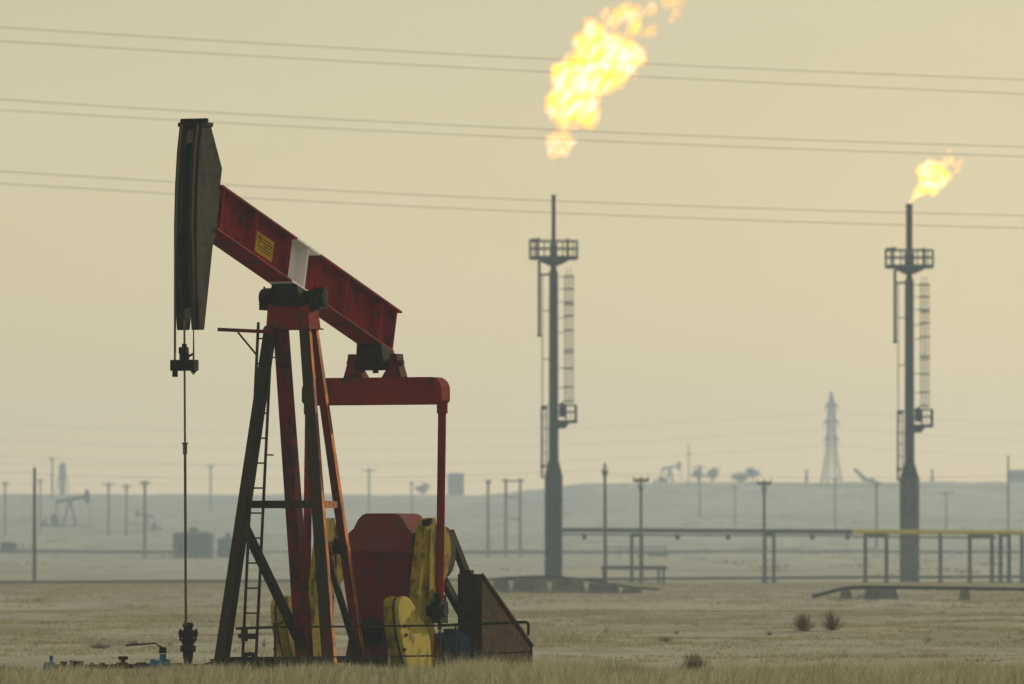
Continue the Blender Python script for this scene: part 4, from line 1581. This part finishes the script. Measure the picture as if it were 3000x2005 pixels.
def far_pump_mesh():
    m = MB()
    t = R(9)
    u = Vector((math.cos(t), 0, -math.sin(t)))
    piv = Vector((0, 0, 5.6))
    m.bar(piv - u * 3.4, piv + u * 3.0, .5, .75)
    hd = piv - u * 3.4
    arc = [hd + Vector((-.75 + .42 * abs(k) ** 2, 0, k * 1.55)) for k in (1, .6, .2, -.2, -.6, -1)]
    m.prism([p + Vector((0, -.25, 0)) for p in arc] + [hd + Vector((.1, -.25, -1.5)), hd + Vector((.5, -.25, 0)), hd + Vector((.3, -.25, 1.5))], (0, .5, 0))
    for x_, y_ in ((-1.3, -1), (-1.3, 1), (1.5, -.6), (1.5, .6)): m.bar((x_, y_, -.2), (.1 * x_, .2 * y_, 5.3), .32, .32)
    m.box((0, 0, 5.3), (.7, .9, .4))
    tail = piv + u * 2.8
    m.box(tail - Vector((0, 0, .75)), (.3, 2.4, .4))
    for y_ in (-1.1, 1.1):
        m.bar(tail + Vector((0, y_, -.8)), (2.7, y_, 1.2), .16, .16)
        m.bar((3.3, y_ * .8, 2.4), (2.4, y_ * .8, .5), .3, .9)
    m.box((3.4, 0, 1.3), (1.1, 1.0, 2.4))
    m.box((2.2, 0, .15), (7, 1.4, .35))
    m.prism([Vector((4.6, -.4, 0)), Vector((6.3, -.4, 0)), Vector((6.3, -.4, .5)), Vector((4.9, -.4, 1.6))], (0, .6, 0))
    m.tube(arc[3] + Vector((0, 0, 0)), (arc[3].x, 0, 0), .07, n=6)
    return m.build("far_pumpjack", M["far"])


fp0 = far_pump_mesh()
FARP = [(1962, 1414, 205, .84, "hazy pumpjack on the right ridge left of the hazy trees"),
        (205, 1545, 185, 1.0, "pale pumpjack low on the left plain beyond the thick pole"),
        (428, 1556, 5, .5, "small hazy pumpjack at the foot of the dark pole on the left")]


def far_tree(px, base, wpx, hpx, label, stem=.45, seed=1):
    p = onground(px, base)
    k = p.y / FPX
    w, h = wpx * k * 1.3, hpx * k * 1.12
    o = empty("desert_tree", p)
    tag(o, label, "tree", "hazy trees on the ridge")
    rg = random.Random(seed)
    tr, lf = MB(), MB()
    tr.path([(0, 0, -.4), (.05 * w, 0, h * stem * .6), (0, .05 * w, h * stem * 1.3)], .028 * w + .05, 7)
    for c in range(9):
        a = rg.uniform(0, 2 * PI)
        cc = Vector((math.cos(a) * w * .33 * rg.uniform(.3, 1), math.sin(a) * w * .33, h * (stem + (1 - stem) * rg.uniform(.25, .8))))
        tr.path([(0, 0, h * stem * .8), cc * .6 + Vector((0, 0, h * stem * .35)), cc], .012 * w + .02, 5)
        for j in range(46):
            d = Vector((rg.gauss(0, 1), rg.gauss(0, 1), rg.gauss(0, .75)))
            q = cc + d * w * .10
            u1 = Vector((rg.gauss(0, 1), rg.gauss(0, 1), rg.gauss(0, 1))).normalized() * w * .06
            u2 = u1.orthogonal().normalized() * w * .035
            lf.add([q - u1, q + u2, q + u1, q - u2], [(0, 1, 2, 3)])
    tr.build("trunk", M["twig"], o)
    lf.build("crown", M["tree_leaf"], o)


far_tree(2044, 1412, 36, 38, "small hazy tree on the ridge behind the faint T pole", .3, 2)
far_tree(2085, 1412, 44, 40, "round crowned hazy tree on the ridge right of the faint T pole", .3, 3)
far_tree(2166, 1413, 46, 28, "low hazy bushy tree on the ridge, left of its taller neighbour", .1, 4)
far_tree(2206, 1413, 40, 42, "taller hazy tree on the ridge left of the pylon", .2, 5)
far_tree(1238, 1440, 44, 32, "low hazy tree on the horizon left of the near pitman arm", .1, 6)
for i, (px_, by_, yaw, s_, lab) in enumerate(FARP):
    o = fp0 if i == 0 else fp0.copy()
    if i: COL.objects.link(o)
    p = onground(px_, by_)
    o.location = p
    o.rotation_euler = (0, 0, R(yaw))
    o.scale = (s_, s_, s_)
    tag(o, lab, "pumpjack", "hazy distant pumpjacks")


def hut(px, base, wpx, hpx, label, mat="tank", name="field_cabin", cat="cabin"):
    p = onground(px, base)
    k = p.y / FPX
    w, h = wpx * k, hpx * k
    o = empty(name, p, R(12))
    tag(o, label, cat)
    MB().box((0, 0, h / 2 - .15), (w, w * .6, h + .3)).build("wall", M[mat], o)
    MB().hull8([Vector((-w * .54, -w * .34, h)), Vector((w * .54, -w * .34, h)), Vector((w * .54, w * .34, h)), Vector((-w * .54, w * .34, h))],
               [Vector((-w * .5, -w * .05, h * 1.12)), Vector((w * .5, -w * .05, h * 1.12)), Vector((w * .5, w * .05, h * 1.12)), Vector((-w * .5, w * .05, h * 1.12))]).build("roof", M["far"], o)
    MB().box((w * .15, -w * .3 - .02, h * .38), (w * .2, .04, h * .72)).build("door", M["far"], o)
    MB().box((-w * .22, -w * .3 - .02, h * .55), (w * .18, .04, h * .25)).build("window", M["far"], o)
    return o


hut(24, 1616, 44, 24, "small dark cabin at the left edge near the far pipeline", "far")
hut(2985, 1414, 60, 34, "wide hazy building on the ridge at the right edge")
hut(1335, 1440, 44, 58, "blocky hazy building on the horizon right of the pitman arm")

# pale tower on the left horizon
p = onground(183, 1446)
k = p.y / FPX
o = empty("silo_tower", p)
tag(o, "pale hazy silo tower beside a pole on the left horizon", "silo")
h = at(183, 1358, p.y).z - p.z
MB().lathe([(9 * k, -.5), (9 * k, h * .45), (11 * k, h * .5), (11 * k, h * .9), (6 * k, h), (.1, h + .5)], n=14).build("silo_shell", M["pale"], o)
m = MB()
for x_ in (-12, 12): m.bar((x_ * k * 1.6, 0, -.4), (x_ * k, 0, h * .55), .3, .3)
m.build("silo_brace", M["steel_far"], o)
# inclined boom and small vents on the ridge
p = onground(2545, 1412)
k = p.y / FPX
o = empty("crane_boom", p)
tag(o, "stubby crane boom leaning left above the ridge beside the pylon", "crane")
m = MB()
m.bar((-5 * k, 0, 0), at(2503, 1374, p.y) - p, 11 * k, 13 * k, w1=9 * k, h1=10 * k)
m.build("boom", M["far"], o)
MB().box((4 * k, 0, 4 * k), (26 * k, 12 * k, 12 * k)).build("crane_body", M["far"], o, .1)
for px_, lab in ((2363, "short stubby vent on the ridge left of the pylon"), (2731, "short stubby vent on the ridge right of the right stack")):
    p = onground(px_, 1412)
    k = p.y / FPX
    o = MB().lathe([(5 * k, -.5), (5 * k, 16 * k), (3.5 * k, 18 * k), (3.5 * k, 30 * k), (6 * k, 31 * k), (6 * k, 34 * k), (1 * k, 36 * k)], n=10).build("vent_stack", M["far"])
    o.location = p
    tag(o, lab, "vent", "stubby vents on the ridge")

# ------------------------------------------------------------------ haze
hz = MB().box((0, 1395, 24), (3600, 3010, 62)).build("haze", M["soil"])
t = NT("dusty_air")
t.t.nodes.remove(t.b)
pv = t.n("ShaderNodeVolumePrincipled")
pv.inputs["Color"].default_value = (.545, .755, .99, 1)
pv.inputs["Density"].default_value = .00030
pv.inputs["Anisotropy"].default_value = .25
t.l(pv.outputs[0], t.out.inputs["Volume"])
hz.data.materials.clear()
hz.data.materials.append(t.m)
hz["kind"] = "stuff"
hz["label"] = "pale dusty desert haze over the whole plain"

# ------------------------------------------------------------------ light
SUN_EL, SUN_AZ = 11.0, 34.0          # azimuth in degrees to the right of the view direction
w = bpy.data.worlds.new("World")
scene.world = w
w.use_nodes = True
nt = w.node_tree
bg = nt.nodes["Background"]
sky = nt.nodes.new("ShaderNodeTexSky")
sky.sky_type = 'NISHITA'
sky.sun_disc = False
sky.sun_elevation = R(SUN_EL)
sky.sun_rotation = R(SUN_AZ)
sky.dust_density = .4
sky.air_density = 1.0
tint = nt.nodes.new("ShaderNodeMix")
tint.data_type = 'RGBA'
tint.blend_type = 'MULTIPLY'
tint.inputs[0].default_value = 1
tint.inputs[7].default_value = (1.35, 1.24, 1.13, 1)
veil = nt.nodes.new("ShaderNodeMix")          # even dust veil over the whole sky
veil.data_type = 'RGBA'
veil.inputs[0].default_value = .4
veil.inputs[7].default_value = (12.5, 11.2, 7.8, 1)
stc = nt.nodes.new("ShaderNodeTexCoord")          # faint uneven bands of dust
smp = nt.nodes.new("ShaderNodeMapping")
smp.inputs["Scale"].default_value = (9, 9, 34)
sno = nt.nodes.new("ShaderNodeTexNoise")
sno.inputs["Scale"].default_value = 1.0
sno.inputs["Detail"].default_value = 3
smr = nt.nodes.new("ShaderNodeMapRange")
smr.inputs[1].default_value, smr.inputs[2].default_value = .3, .7
smr.inputs[3].default_value, smr.inputs[4].default_value = .0488, .0522
nt.links.new(stc.outputs["Generated"], smp.inputs[0])
nt.links.new(smp.outputs[0], sno.inputs["Vector"])
nt.links.new(sno.outputs["Fac"], smr.inputs[0])
nt.links.new(smr.outputs[0], bg.inputs[1])
nt.links.new(sky.outputs[0], veil.inputs[6])
nt.links.new(veil.outputs[2], tint.inputs[6])
nt.links.new(tint.outputs[2], bg.inputs[0])
bg.inputs[1].default_value = .05
sl = bpy.data.lights.new("Sun", 'SUN')
sl.energy = 5
sl.angle = R(.5)
sl.color = (1, .80, .55)
so = bpy.data.objects.new("Sun", sl)
COL.objects.link(so)
az = R(SUN_AZ)
sd = Vector((math.sin(az) * math.cos(R(SUN_EL)), math.cos(az) * math.cos(R(SUN_EL)), math.sin(R(SUN_EL))))
so.rotation_euler = (-sd).to_track_quat('-Z', 'Y').to_euler()
so.location = (60, 60, 60)

vs = scene.view_settings
vs.view_transform = 'Standard'
vs.look = 'None'
vs.exposure = 0
vs.gamma = 1
scene.cycles.use_denoising = True
scene.cycles.max_bounces = 6
scene.cycles.transparent_max_bounces = 24
scene.cycles.volume_bounces = 0
